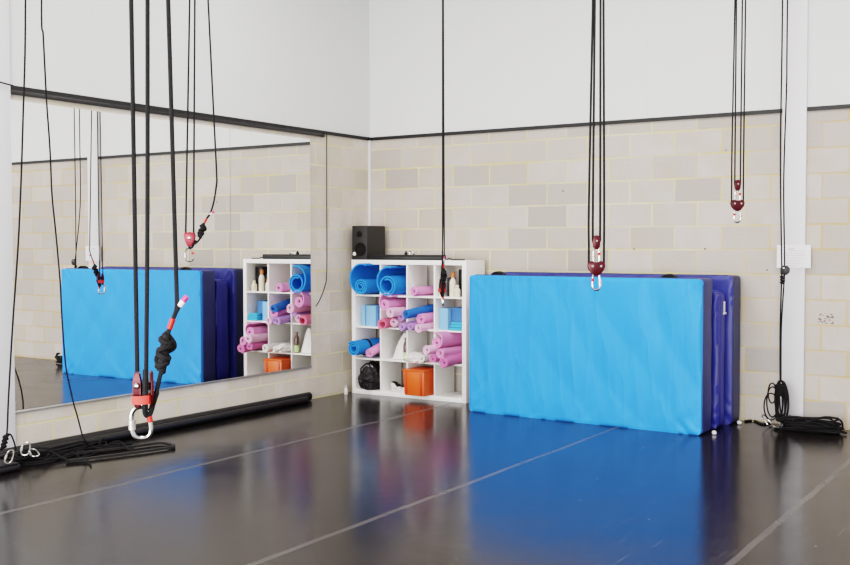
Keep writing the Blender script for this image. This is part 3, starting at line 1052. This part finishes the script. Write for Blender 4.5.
def carabiner(parent, base, u, s=1.0, tilt=0.0, sleeve=-1, h=.092, w=.06, tape=None, sub=True):
    """D-shaped carabiner, lowest point at base, in the plane of u and z"""
    u = Vector(u).normalized()
    z = Vector((0, 0, 1))
    zz = (z * math.cos(tilt) + u * math.sin(tilt))
    uu = (u * math.cos(tilt) - z * math.sin(tilt))
    r = .0056 * s
    H, W = h * s - r, w * s - 2 * r
    pts2 = [(-.30, .04), (-.10, 0), (.12, 0), (.34, .05), (.47, .17), (.5, .32), (.46, .6), (.38, .84), (.26, .95), (.05, 1.0), (-.18, .98), (-.36, .90), (-.47, .76), (-.5, .55), (-.5, .32), (-.44, .14)]
    P = [base + zz * r + uu * a * W + zz * c * (H - r) for a, c in pts2]
    n = len(P)
    Q = []
    for i in range(n):
        p0, p1, p2, p3 = P[i - 1], P[i], P[(i + 1) % n], P[(i + 2) % n]
        for k in range(3):
            t = k / 3
            Q.append(.5 * ((2 * p1) + (p2 - p0) * t + (2 * p0 - 5 * p1 + 4 * p2 - p3) * t * t + (3 * p1 - p0 - 3 * p2 + p3) * t ** 3))
    bm = bmesh.new(); tube(bm, Q, r, 8, closed=True)
    c = obj('carabiner', bm, 'steel', parent)
    if not sub:
        return c
    a0 = base + zz * r + uu * sleeve * .5 * W + zz * .28 * (H - r)
    a1 = base + zz * r + uu * sleeve * .49 * W + zz * .62 * (H - r)
    ax = (a1 - a0)
    bm = bmesh.new(); lathe(bm, [(r * 1.1, 0), (r * 1.65, ax.length * .05), (r * 1.65, ax.length * .42), (r * 1.45, ax.length * .46), (r * 1.65, ax.length * .5), (r * 1.65, ax.length * .94), (r * 1.1, ax.length)], a0, ax, 12)
    obj('screw_sleeve', bm, 'alu', c)
    if tape:
        a0 = base + zz * r + uu * -sleeve * .49 * W + zz * .50 * (H - r)
        a1 = base + zz * r + uu * -sleeve * .44 * W + zz * .70 * (H - r)
        ax = a1 - a0
        bm = bmesh.new(); lathe(bm, [(r * 1.05, 0), (r * 1.3, ax.length * .08), (r * 1.3, ax.length * .92), (r * 1.05, ax.length)], a0, ax, 10)
        obj('tape_band', bm, tape, c)
    return c


def strand(parent, pts, r=RR, n=6, segs=7):
    bm = bmesh.new(); tube(bm, smooth_path(pts, n), r, segs)
    return obj('rope_strand', bm, 'rope', parent)


def narrow_pulley(t, L, drop, ua, ub, u, z, w, s, bright, base):
    bm = bmesh.new(); plate(bm, [(a * s * .66, c * s) for a, c in drop], L(-.011, .078, .010), ua, z, .007 * s, .0012)
    pobj = obj('pulley', bm, 'red_bright' if bright else 'red_metal', t)
    bm = bmesh.new(); plate(bm, [(a * s, c * s) for a, c in drop], L(.022, .080, .000), ub, z, .007 * s, .0012)
    obj('cheek_plate', bm, 'red_bright' if bright else 'red_metal', pobj)
    wa = ua.cross(z)
    bm = bmesh.new(); lathe(bm, [(.004 * s, 0), (.0075 * s, .002 * s), (.0075 * s, .006 * s), (.003 * s, .009 * s)], L(-.011, .142, .010) + (CAM - base).normalized() * .003, wa if wa.dot(CAM - base) > 0 else -wa, 12); obj('axle', bm, 'steel', pobj)
    bm = bmesh.new(); lathe(bm, [(.0125 * s, -.006 * s), (.009 * s, 0), (.0125 * s, .006 * s)], L(.004, .138, -.008), w, 20); obj('sheave', bm, 'black_plastic', pobj)
    # tape band holding the cheeks together
    bm = bmesh.new()
    bp_ = [L(-.024, .096, 0), L(-.020, .096, -.016), L(.002, .097, -.020), L(.020, .098, -.016), L(.025, .098, 0), L(.022, .098, .026), L(.002, .097, .031), L(-.020, .096, .026)]
    n = len(bp_)
    rr_ = [[bm.verts.new(p + z * dz * s + (p - L(.002, .097)).normalized() * do * s) for p in bp_] for dz, do in ((0, 0), (0, .002), (.022, .002), (.022, 0))]
    for k in range(4):
        p, q = rr_[k], rr_[(k + 1) % 4]
        for i in range(n):
            bm.faces.new((p[i], p[(i + 1) % n], q[(i + 1) % n], q[i]))
    obj('tape_band', bm, 'red_tape', pobj)
    return pobj


def rig_knotted(label, base, u, tops, kx=1.0, kz=1.0, top_z=CZ, bright=False, s=1.0, tail=None, wide=False):
    """two-strand pulley with a knotted tail; u = horizontal direction the tail leans to"""
    u = Vector(u).normalized()
    z = Vector((0, 0, 1))
    w = u.cross(z)
    t = thing('rope_rig', label, 'rope pulley', base, 'hanging rope rigs with pulleys')

    def L(a, c, d=0.0):
        return base + u * a * s + z * c * s + w * d * s
    carabiner(t, L(-.002, 0), u, s, tilt=-.06, sleeve=-1, tape='red_tape')
    # cheek plates of the pulley
    drop = [(-.016, .018), (-.019, .04), (-.018, .075), (-.012, .096), (0, .101), (.012, .096), (.018, .075), (.019, .04), (.016, .018), (.006, .006), (-.006, .006)]
    ua = (u * math.cos(.35) + w * math.sin(.35))
    ub = (u * math.cos(1.15) + w * math.sin(1.15))
    sx = .0245 if wide else .0135
    if wide:
        vee = [(-.029, .088), (0, .092), (.029, .088), (.035, .072), (.027, .034), (.012, .004), (-.012, .004), (-.027, .034), (-.035, .072)]
        bm = bmesh.new(); plate(bm, [(a * s, c * s) for a, c in vee], L(0, .094, .012), u, z, .005 * s, .001)
        pobj = obj('pulley', bm, 'red_bright', t)
        bm = bmesh.new(); plate(bm, [(a * s, c * s) for a, c in vee], L(0, .094, -.012), u, z, .005 * s, .001); obj('cheek_plate', bm, 'red_bright', pobj)
        bm = bmesh.new(); lathe(bm, [(.022 * s, -.008 * s), (.016 * s, 0), (.022 * s, .008 * s)], L(0, .155, 0), w, 20); obj('sheave', bm, 'black_plastic', pobj)
        bm = bmesh.new(); lathe(bm, [(.012 * s, -.004), (.012 * s, .003 * s), (.005 * s, .006 * s)], L(0, .150, .014), w if w.dot(CAM - base) > 0 else -w, 14); obj('axle', bm, 'steel', pobj)
    else:
        pobj = narrow_pulley(t, L, drop, ua, ub, u, z, w, s, bright, base)
    # rope round the foot of the pulley
    bm = bmesh.new(); tube(bm, smooth_path([L(.012, .185, .016), L(.012, .14, .020), L(.011, .10, .018), L(.008, .078, .010), L(.010, .066, .004), L(.018, .070, .0), L(.026, .095, .0), L(.036, .125, .0)] if not wide else [L(-.004, .10, 0), L(.0, .085, 0), L(.012, .09, 0), L(.030, .118, 0), L(.038, .135, 0)], 5), RR * 1.25 * s, 8)
    obj('becket_loop', bm, 'rope', t)
    # strands
    H = top_z - base.z

    def upto(a_, z_, k):
        return [base + u * (a_ + (tops[k] - a_) * q) + z * (z_ + (H - z_) * q) for q in (.12, .4, .7, 1)]
    strand(t, [L(-sx, .15 if wide else .13), L(-sx - .0002, .185)] + upto(-(sx + .0003) * s, .2 * s, 0))
    strand(t, ([L(sx, .15), L(sx, .185)] if wide else [L(.012, .165, .016), L(.0125, .22, .010)]) + upto(sx * s, .24 * s, 1))
    # tail
    if tail is None:
        tail = [(.0895, .37), (.0885, .42)]
    K = lambda a, c, d=0.0: L(a * kx, c * kz, d)
    strand(t, [L(.032, .112), K(.043, .16), K(.050, .19), K(.055, .23), K(.066, .275), K(.077, .307), K(.088, .336)] + [L(a_, c_) for a_, c_ in tail] + upto(tail[-1][0] * s, tail[-1][1] * s, 2))
    # stopper knot: fat wraps
    bm = bmesh.new()
    a0, a1 = K(.049, .185), K(.062, .268)
    ax = (a1 - a0).normalized()
    e1 = (u - ax * u.dot(ax)).normalized()
    e2 = ax.cross(e1)
    for (q, tx, ty, rad) in ((.14, .5, .2, .0125), (.40, -.45, .1, .0145), (.62, .55, -.2, .0150), (.86, -.35, .25, .0125)):
        c_ = a0.lerp(a1, q)
        f1 = (e1 + ax * tx).normalized()
        f2 = (e2 + ax * ty).normalized()
        tube(bm, [c_ + (f1 * math.cos(2 * PI * i / 16) + f2 * math.sin(2 * PI * i / 16)) * rad * s for i in range(16)], RR * 1.42 * s, 8, closed=True)
    tube(bm, [a0 - ax * .006 * s, a0.lerp(a1, .5), a1 + ax * .006 * s], .012 * s, 10)
    tube(bm, smooth_path([a0 - ax * .012 * s + e1 * .006 * s, a0.lerp(a1, .3) - e1 * .018 * s + e2 * .012 * s, a0.lerp(a1, .7) + e1 * .02 * s + e2 * .014 * s, a1 + ax * .012 * s - e1 * .004 * s], 6), RR * 1.3 * s, 8)
    obj('knot', bm, 'rope', t)
    # red marker and whipped free end
    bm = bmesh.new(); lathe(bm, [(RR, 0), (RR * 1.25, .001), (RR * 1.25, .028 * s), (RR, .029 * s)], K(.070, .287), K(.081, .318) - K(.070, .287), 10); obj('tape_marker', bm, 'red_tape', t)
    e0, e1_ = K(.092, .340), K(.112, .366)
    dd = e1_ - e0
    bm = bmesh.new(); tube(bm, [K(.083, .322), e0, e0 + dd * .2], RR, 8); fe = obj('free_end', bm, 'rope', t)
    bm = bmesh.new(); lathe(bm, [(RR, 0), (RR * 1.3, .001), (RR * 1.3, dd.length * .5)], e0 + dd * .2, dd, 10); obj('whipping', bm, 'white_tape', fe)
    bm = bmesh.new(); lathe(bm, [(RR * 1.25, 0), (RR * 1.25, dd.length * .45), (RR, dd.length * .47)], e0 + dd * .7, dd, 10); obj('whipping_tip', bm, 'pink_tape', fe)
    return t


def rig_double(label, base, u, tops, s=1.0, dark=False):
    """heart-shaped twin pulley below a small single pulley, joined by carabiners, on four strands"""
    u = Vector(u).normalized()
    z = Vector((0, 0, 1))
    w = u.cross(z)
    t = thing('pulley_tackle', label, 'rope pulley', base, 'hanging rope rigs with pulleys')
    m = 'red_metal'

    def L(a, c, d=0.0):
        return base + u * a * s + z * c * s + w * d * s
    uo = (u * .75 + w * .66).normalized()
    carabiner(t, L(0, 0), uo, s, 0, 1, h=.096, w=.056, tape='red_tape')
    heart = [(0, .066), (-.010, .070), (-.026, .074), (-.040, .068), (-.044, .050), (-.038, .030), (-.020, .008), (-.008, .0), (.008, .0), (.020, .008), (.038, .030), (.044, .050), (.040, .068), (.026, .074), (.010, .070)]
    bm = bmesh.new(); plate(bm, [(a * s, c * s) for a, c in heart], L(0, .078, -.013), u, z, .005 * s, .001)
    p = obj('twin_pulley', bm, m, t)
    bm = bmesh.new(); plate(bm, [(a * s, c * s) for a, c in heart], L(0, .078, .013), u, z, .005 * s, .001); obj('cheek_plate', bm, m, p)
    for sx in (-1, 1):
        bm = bmesh.new(); lathe(bm, [(.018 * s, -.010 * s), (.018 * s, -.008 * s), (.013 * s, 0), (.018 * s, .008 * s), (.018 * s, .010 * s)], L(sx * .0215, .127), w, 18); obj('sheave', bm, 'black_plastic', p)
        bm = bmesh.new(); lathe(bm, [(.006 * s, -.019 * s), (.006 * s, .019 * s)], L(sx * .0215, .127), w, 10); obj('axle', bm, 'steel', p)
    carabiner(t, L(0, .135), uo, s, 0, -1, h=.090, w=.046, tape='red_tape')
    drop = [(-.016, .012), (-.020, .045), (-.014, .066), (0, .072), (.014, .066), (.020, .045), (.016, .012), (.006, 0), (-.006, 0)]
    bm = bmesh.new(); plate(bm, [(a * s, c * s) for a, c in drop], L(0, .212, -.011), u, z, .004 * s, .001); p2 = obj('single_pulley', bm, m, t)
    bm = bmesh.new(); plate(bm, [(a * s, c * s) for a, c in drop], L(0, .212, .011), u, z, .004 * s, .001); obj('cheek_plate', bm, m, p2)
    bm = bmesh.new(); lathe(bm, [(.018 * s, -.008 * s), (.013 * s, 0), (.018 * s, .008 * s)], L(0, .255), w, 18); obj('sheave', bm, 'black_plastic', p2)
    bm = bmesh.new(); lathe(bm, [(.005 * s, -.016 * s), (.005 * s, .016 * s)], L(0, .255), w, 10); obj('axle', bm, 'steel', p2)
    H = CZ - base.z
    # outer rope: one each side round the twin sheaves
    for k, (a, c0_) in enumerate(((-.0385, .118), (.0385, .118), (-.0185, .25), (.0185, .25))):
        sg = -1 if a < 0 else 1
        if k < 2:
            pts = [L(sg * .012, .108), L(sg * .024, .104), L(sg * .036, .113), L(a, .135), L(a * 1.0, .22), L(a, .5) * .6 + (base + u * tops[k] + z * H) * 0 + L(a, .5) * .4, base + u * (a * s * .5 + tops[k] * .5) + z * (H * .5), base + u * tops[k] + z * H]
        else:
            pts = [L(sg * .010, .240), L(sg * .0185, .258), L(a, .30), L(a, .5), base + u * (a * s * .5 + tops[k] * .5) + z * (H * .5), base + u * tops[k] + z * H]
        strand(t, pts)
    return t


VX = Vector((R0.x, R0.y, 0))
# nearest rig (front left)
rig_knotted('nearest rope pulley rig hanging at front left before the mirror', aty(143.3, 440.5, -7.9), VX, (-.033, .05, .022), bright=False)
# the same kind further back in front of the mirror
rig_knotted('smaller rope pulley rig hanging before the mirror above the reflected mats', aty(190, 262, -5.05), VX, (.062, .072, .05), kx=1.32, kz=.85, bright=True,
            tail=[(.128, .30), (.150, .37), (.168, .475), (.170, .55)], wide=True)
# rig hanging in front of the shelf, tail towards the viewer
rig_knotted('rope pulley rig hanging in front of the shelf unit', aty(442.8, 306.5, -2.0), Vector((.62, -.785, 0)), (.0, .02, .03), kx=.8, kz=.90, s=1.3)
# two tackles in front of the back wall
rig_double('four-strand pulley tackle hanging in front of the sky blue mat', aty(596.2, 291, -5.0), VX, (.004, .016, -.004, .010), .96)
rig_double('four-strand pulley tackle hanging higher up, nearest the white column', aty(737.2, 223, -2.02), VX, (-.02, .05, -.02, .026), 1.12)

# ------------------------------------------------------------------ rope pair tied up beside the column
HX = aty(780, 400, -.25).x
hb = Vector((HX - .02, -.25, 0))
hr = thing('tied_rope', 'black rope pair hung beside the white column with a hank tied at its foot', 'rope', hb)
t0, t1_ = aty(782.5, 2, -.36), aty(787.5, 2, -.26)
top = [(t0.x, -.36, CZ), (t1_.x, -.26, CZ)]
kn = aty(783, 271.5, -.35)
strand(hr, [(HX, -.25, .42), (HX + .008, -.30, .9), kn + Vector((-.010, 0, -.05)), kn + Vector((-.012, 0, .1)), (t0.x - .004, -.36, 2.4), (t0.x, -.36, 3.4), top[0]], .0065)
strand(hr, [(HX + .007, -.25, .42), (HX + .018, -.30, .9), kn + Vector((.012, 0, -.05)), kn + Vector((.010, .012, .1)), (t1_.x - .012, -.275, 2.2), (t1_.x, -.26, 3.0), (t1_.x, -.26, 3.4), top[1]], .0065)
bm = bmesh.new()
plate(bm, [(-.03, -.03), (.02, -.036), (.045, -.012), (.048, .02), (.03, .045), (-.005, .05), (-.03, .03)], kn + Vector((.012, -.01, .005)), (1, 0, 0), (0, 0, 1), .03, .006)
kb = obj('pulley_block', bm, 'black_plastic', hr)
bm = bmesh.new(); lathe(bm, [(.009, 0), (.009, .006), (.004, .008)], kn + Vector((.012, -.026, .03)), (0, -1, 0), 10); obj('axle', bm, 'steel', kb)
bm = bmesh.new()
hp = []
for i in range(40):
    q = i / 39
    hp.append(kn + Vector((math.cos(q * 18) * .017 - .004, math.sin(q * 18) * .017, -.035 - q * .07)))
tube(bm, hp, .007, 7); obj('knot', bm, 'rope', hr)
# the hank: long loops bound round the middle
bm = bmesh.new()
rnd = random.Random(4)
for i in range(7):
    a = rnd.uniform(-.02, .035)
    wd = rnd.uniform(.02, .06)
    pts = []
    dx = rnd.uniform(-.02, .03)
    zt, zb = rnd.uniform(.36, .44), rnd.uniform(.06, .12)
    for k in range(15):
        q = 2 * PI * k / 14
        zz_ = (zt + zb) / 2 + math.cos(q) * (zt - zb) / 2
        pts.append((HX + dx * (.5 - zz_) * 2.5 + math.sin(q) * wd, -.25 + a, zz_))
    tube(bm, smooth_path(pts, 3), .0075, 6)
obj('rope_hank', bm, 'rope', hr)
bm = bmesh.new()
for i, (dx, wd, zt, zb) in enumerate(((-.06, .05, .37, .10), (-.075, .062, .31, .07), (-.07, .035, .40, .22))):
    pts = []
    for k in range(15):
        q = 2 * PI * k / 14
        pts.append((HX + dx + math.sin(q) * wd, -.27 + .012 * i, (zt + zb) / 2 + math.cos(q) * (zt - zb) / 2))
    tube(bm, smooth_path(pts, 3), .0065, 6)
obj('loose_loop', bm, 'rope', hr)
bm = bmesh.new()
for i in range(7):
    zc_ = .30 + i * .014
    tube(bm, [(HX + math.cos(2 * PI * k / 12) * .036, -.25 + math.sin(2 * PI * k / 12) * .036, zc_ + .006 * math.sin(k)) for k in range(12)], .0075, 6, closed=True)
obj('binding', bm, 'rope', hr)

# steel carabiners on the floor under the hank


def floor_carabiner(label, p, yaw, group, h=.1, w=.06, tilt=0):
    """carabiner lying on its side"""
    t = thing('carabiner', label, 'carabiner', p, group)
    r = .0058
    pts2 = [(-.30, .04), (-.10, 0), (.12, 0), (.34, .05), (.47, .17), (.5, .32), (.46, .6), (.38, .84), (.26, .95), (.05, 1.0), (-.18, .98), (-.36, .90), (-.47, .76), (-.5, .55), (-.5, .32), (-.44, .14)]
    P = [Vector((a * w, c * h, r + .004)) for a, c in pts2]
    n = len(P)
    Q = []
    for i in range(n):
        p0, p1, p2, p3 = P[i - 1], P[i], P[(i + 1) % n], P[(i + 2) % n]
        for k in range(3):
            q = k / 3
            Q.append(.5 * ((2 * p1) + (p2 - p0) * q + (2 * p0 - 5 * p1 + 4 * p2 - p3) * q * q + (3 * p1 - p0 - 3 * p2 + p3) * q ** 3))
    bm = bmesh.new(); tube(bm, Q, r, 8, closed=True)
    o = obj('body', bm, 'steel', local=True); o.parent = t
    bm = bmesh.new(); lathe(bm, [(r, 0), (r * 1.65, .002), (r * 1.65, .032), (r, .034)], (-.5 * w, .28 * h, r + .004), (0, 1, 0), 10)
    o = obj('screw_sleeve', bm, 'alu', local=True); o.parent = t
    t.rotation_euler = (R_(tilt), 0, R_(yaw))
    return t


for (px, py, yaw, lab) in ((770, 426.5, 80, 'leftmost steel carabiner on the floor under the rope hank'), (777, 428, 25, 'middle steel carabiner on the floor under the rope hank'), (784, 427, -40, 'rightmost steel carabiner on the floor under the rope hank')):
    o = floor_carabiner(lab, atz(px, py, 0.0), yaw, 'carabiners under the rope hank', .12, .075, 50)


# ------------------------------------------------------------------ rope heaps on the floor
def rope_heap(label, c, ax, ay, ang, loops, zmax, seed, r=.0065, pull=None):
    rnd = random.Random(seed)
    u = Vector((math.cos(ang), math.sin(ang), 0))
    v = Vector((-u.y, u.x, 0))
    pts = []
    for i in range(loops):
        ox, oy = rnd.uniform(-.25, .25) * ax, rnd.uniform(-.3, .3) * ay
        sx, sy = rnd.uniform(.55, 1.0) * ax, rnd.uniform(.3, 1.0) * ay
        tw = rnd.uniform(-.35, .35)
        zz_ = r + rnd.uniform(.1, 1) * zmax * (i / loops)
        for k in range(9):
            q = 2 * PI * k / 9
            a, d = math.cos(q) * sx + ox, math.sin(q) * sy + oy
            a, d = a * math.cos(tw) - d * math.sin(tw), a * math.sin(tw) + d * math.cos(tw)
            f = max(.0, 1 - .35 * (abs(a) / (ax * 1.2)) ** 2)
            pts.append(Vector(c) + u * a + v * d + Vector((0, 0, max(r, (zz_ + rnd.uniform(-.012, .012)) * f))))
    if pull:
        pts += [Vector(p) for p in pull]
    bm = bmesh.new(); tube(bm, smooth_path(pts, 4), r, 6)
    return tag(obj('coiled_rope', bm, 'rope', origin=(c[0], c[1], 0)), label, 'rope', 'black ropes heaped on the floor')


cr_ = atz(812, 431.5, .0)
rope_heap('black rope coiled in a heap on the floor right of the white column', (cr_.x, cr_.y, 0), .28, .085, R_(6), 18, .15, 3, .0085,
          pull=[atz(842, 428, .05), atz(840, 420, .13), atz(825, 417, .15), atz(808, 422, .12), atz(795, 428, .06)])
# thin cable on the floor between mats and column
b = bmesh.new()
tube(b, smooth_path([atz(745, 421, .008), atz(754, 420.5, .008), atz(762, 424, .008), atz(770, 423, .008)], 5), .010, 6)
o = simple('floor_cable', 'black cable along the floor between the mats and the column', 'cable', b, 'black_plastic', tuple(atz(750, 421, 0)))

# notice on the column
nt0 = thing('paper_notice', 'white paper notice of printed lines taped across the column', 'notice', (4.69, -.05, 1.52))
b = bmesh.new(); box(b, 4.556, 4.852, -.0440, -.0415, 1.422, 1.628); obj('sheet', b, 'paper', nt0)
b = bmesh.new()
rnd = random.Random(2)
x_ = 4.662
while x_ < 4.705:
    wch = rnd.uniform(.005, .012)
    box(b, x_, x_ + wch, -.0450, -.0442, 1.583, 1.583 + rnd.uniform(.010, .02)); x_ += wch + .003
for (zz_, x0, x1) in ((1.572, 4.65, 4.81), (1.548, 4.61, 4.81), (1.530, 4.61, 4.81), (1.508, 4.61, 4.81), (1.486, 4.61, 4.77), (1.462, 4.61, 4.79), (1.440, 4.61, 4.71)):
    x_ = x0
    while x_ < x1:
        wch = rnd.uniform(.008, .026)
        box(b, x_, min(x1, x_ + wch), -.0450, -.0442, zz_, zz_ + .005); x_ += wch + .005
obj('printed_lines', b, 'ink', nt0)

# ------------------------------------------------------------------ left wall foot: tubes, straps, ropes
b = bmesh.new(); tube(b, [(.048, -1.17, .046), (.048, -2.5, .046), (.046, -4.0, .046), (.05, -6.4, .046)], .044, 14)
t1 = tag(obj('foam_tube', b, 'tube', origin=(.048, -3.8, 0)), 'long black tube lying tight along the foot of the left wall', 'tube', 'black tubes along the left wall')
b = bmesh.new(); tube(b, [(.142, -1.33, .036), (.138, -3.0, .036), (.135, -4.2, .036), (.15, -6.4, .036)], .034, 14)
t2 = tag(obj('foam_tube', b, 'tube', origin=(.14, -3.8, 0)), 'thinner black tube lying in front of the one against the left wall', 'tube', 'black tubes along the left wall')

# cable with plug at the corner and a small clear bottle
b = bmesh.new()
tube(b, smooth_path([atz(303, 400, .006), atz(309, 398.8, .006), atz(318, 396.6, .006), atz(327, 393.8, .006), atz(333, 391.8, .01)], 5), .007, 6)
pc = thing('power_cable', 'black cable with a plug on the floor near the corner', 'cable', tuple(atz(320, 396, 0)))
obj('cord', b, 'black_plastic', pc)
p0, p1 = atz(332, 391.6, .022), atz(342, 388.3, .022)
b = bmesh.new(); lathe(b, [(.008, 0), (.018, .02), (.021, .06), (.021, (p1 - p0).length - .02), (.012, (p1 - p0).length)], p0, p1 - p0, 12); obj('plug', b, 'black_plastic', pc)
pb = atz(346, 394.5, 0)
bt = thing('small_bottle', 'tiny clear bottle on the floor at the left foot of the shelf', 'bottle', pb)
b = bmesh.new(); lathe(b, [(.020, 0), (.022, .004), (.022, .06), (.010, .075), (.010, .085)], pb, (0, 0, 1), 14); obj('body', b, 'clear', bt)
b = bmesh.new(); lathe(b, [(.012, .083), (.013, .085), (.013, .10), (.010, .102)], pb, (0, 0, 1), 14); obj('cap', b, 'grey_print', bt)

# flat folded strap whose looped end lies on the floor
ps = [atz(60, 459, .012), atz(95, 455, .012), atz(130, 450.5, .012), atz(166, 445.5, .012)]
b = bmesh.new()


def ribbon(bm, pts, half_w, th, vertical=False):
    P = smooth_path(pts, 5)
    rs = []
    for i, p in enumerate(P):
        d = (P[min(i + 1, len(P) - 1)] - P[max(i - 1, 0)])
        d.z = 0
        d.normalize()
        s = Vector((0, 0, 1)) if vertical else Vector((-d.y, d.x, 0))
        n_ = Vector((-d.y, d.x, 0)) if vertical else Vector((0, 0, 1))
        rs.append([bm.verts.new(p + s * a * half_w + n_ * c * th / 2) for a, c in ((-1, -1), (1, -1), (1, 1), (-1, 1))])
    for p, q in zip(rs, rs[1:]):
        for k in range(4):
            bm.faces.new((p[k], p[(k + 1) % 4], q[(k + 1) % 4], q[k]))
    bm.faces.new(rs[0][::-1]); bm.faces.new(rs[-1])


e = Vector(ps[-1])
dirp = (ps[-1] - ps[-2]).normalized()
side = Vector((-dirp.y, dirp.x, 0))
lo = [p - side * .12 + Vector((0, 0, .004)) for p in ps]
hi = [p + side * .12 + Vector((0, 0, .004)) for p in ps]
ribbon(b, lo, .009, .03, True)
ribbon(b, hi, .009, .03, True)
ribbon(b, [lo[-1] + dirp * .0, e + dirp * .03 - side * .06 + Vector((0, 0, .004)), e + dirp * .03 + side * .06 + Vector((0, 0, .004)), hi[-1]], .009, .03, True)
tag(obj('folded_strap', b, 'strap', origin=tuple(ps[1])), 'dark webbing strap folded double, its end lying out on the floor', 'strap')

# loose ropes
q0 = atz(62, 455, 0)
rope_heap('tangle of black rope heaped along the tubes under the mirror', (q0.x, q0.y, 0),   .40, .10, R_(100), 12, .11, 21, .0075,
          pull=[atz(100, 448, .05), atz(118, 441, .06), atz(128, 449, .03), atz(140, 452, .012)])
q1 = atz(28, 463, 0)
rope_heap('tangle of black rope heaped at the far left beside the pouch', (q1.x, q1.y, 0), .24, .12, R_(80), 10, .11, 33, .0075,
          pull=[atz(70, 461, .02), atz(88, 462, .012), atz(91, 466, .008)])
q2 = atz(100, 451, 0)
rope_heap('thin black rope straggling along the folded strap', (q2.x, q2.y, 0), .36, .06, R_(97), 6, .05, 55, .006)
b = bmesh.new()
pz = atz(4, 470, 0)
box(b, pz.x - .16, pz.x + .12, pz.y - .22, pz.y + .06, .002, .055, .02, 3)
pch = thing('pouch', 'flat black pouch on the floor at the far left edge', 'pouch', (pz.x, pz.y, 0))
obj('body', b, 'black_bag', pch)
b = bmesh.new(); box(b, pz.x - .165, pz.x + .125, pz.y - .20, pz.y + .04, .052, .062, .004); obj('flap', b, 'strap', pch)
floor_carabiner('bright steel carabiner on the rope tangle by the far left pouch', atz(8, 464, .07), 10, 'carabiners on the left rope tangle', .10, .062, 62)
floor_carabiner('steel carabiner lying left of centre on the rope tangle under the mirror', atz(25, 455.5, .09), 35, 'carabiners on the left rope tangle', .10, .062, 55)
floor_carabiner('steel carabiner lying rightmost on the rope tangle under the mirror', atz(36, 457.5, .07), 70, 'carabiners on the left rope tangle', .11, .058, 20)


# two slack ropes at the far left
def ropes_at(pix):
    out = []
    for x, y, d in pix:
        out.append(CAM + ray(x, y) * d)
    return out


la = ropes_at([(3, 449, 7.45), (7, 432, 7.42), (8.5, 398, 7.4), (13, 320, 7.3), (19, 230, 7.15), (23, 120, 7.0), (25.5, 0, 6.85)])
la.append(Vector((la[-1].x + .05, la[-1].y - .02, CZ)))
ra_ = thing('slack_rope', 'slack black rope hanging at the far left before the white column', 'rope', (la[0].x, la[0].y, 0), 'slack ropes at the left')
strand(ra_, la, .0062)
bm = bmesh.new()
hp = []
for i in range(40):
    q = i / 39
    c_ = la[1].lerp(la[0], .15 + .85 * q)
    hp.append(c_ + Vector((math.cos(q * 24) * .012, math.sin(q * 24) * .012, 0)))
tube(bm, hp, .012, 7); obj('knot', bm, 'rope', ra_)
bm = bmesh.new()
tube(bm, smooth_path(ropes_at([(7.5, 434, 7.42), (11, 435, 7.42), (14, 442, 7.44), (16, 450, 7.46)]) , 5), .006, 7); obj('tail', bm, 'rope', ra_)
lb = [at(90, 449, 2, .01), at(85, 441, 0, .40), at(82, 434, 0, .37), at(77, 415, 0, .345), at(74, 405, 0, .33), at(70, 388, 0, .325), at(66, 368, 0, .34), at(63.5, 340, 0, .37), at(61.5, 310, 0, .40), at(60, 280, 0, .44), at(55.5, 230, 0, .50), at(52, 195, 0, .55), at(50, 150, 0, .61), at(46.8, 105, 0, .67), at(45.2, 75, 0, .71), at(43.2, 35, 0, .76), at(41.5, 0, 0, .80)]
lb.append(Vector((lb[-1].x + .06, lb[-1].y, CZ)))
rb_ = thing('slack_rope', 'slack black rope hanging across the mirror left end to its foot', 'rope', (lb[0].x, lb[0].y, 0), 'slack ropes at the left')
strand(rb_, lb, .0062)
bm = bmesh.new()
e0 = lb[0]
tube(bm, smooth_path([e0, e0 + Vector((.01, .03, -.03)), (e0.x + .03, e0.y + .1, .085)], 5), .0062, 7); obj('rope_end', bm, 'rope', rb_)

# ------------------------------------------------------------------ light
w = bpy.data.worlds.new('world')
sc.world = w
w.use_nodes = True
wn = w.node_tree.nodes['Background']
wn.inputs[0].default_value = (1.0, .995, .99, 1)
wn.inputs[1].default_value = 1.0


def area(name, loc, rot, sx, sy, power, col=(1, .98, .95)):
    l = bpy.data.lights.new(name, 'AREA')
    l.shape = 'RECTANGLE'
    l.size, l.size_y = sx, sy
    l.energy = power
    l.color = col
    o = bpy.data.objects.new(name, l)
    o.location = loc
    o.rotation_euler = rot
    COL.objects.link(o)
    return o


for i, (x, y) in enumerate(((2.2, -2.8), (5.6, -2.8), (2.2, -6.4), (5.6, -6.4), (8.8, -4.6))):
    area('ceiling_lamp', (x, y, WZ - .08), (0, 0, 0), 1.6, .5, 42)
# daylight from the big open front of the hall
area('open_front_daylight', (5.0, -13.6, 1.7), (R_(88), 0, 0), 8.0, 3.0, 660, (1, .99, .98))

sc.view_settings.view_transform = 'Filmic'
sc.view_settings.look = 'High Contrast'
sc.view_settings.exposure = .55
sc.view_settings.gamma = 1
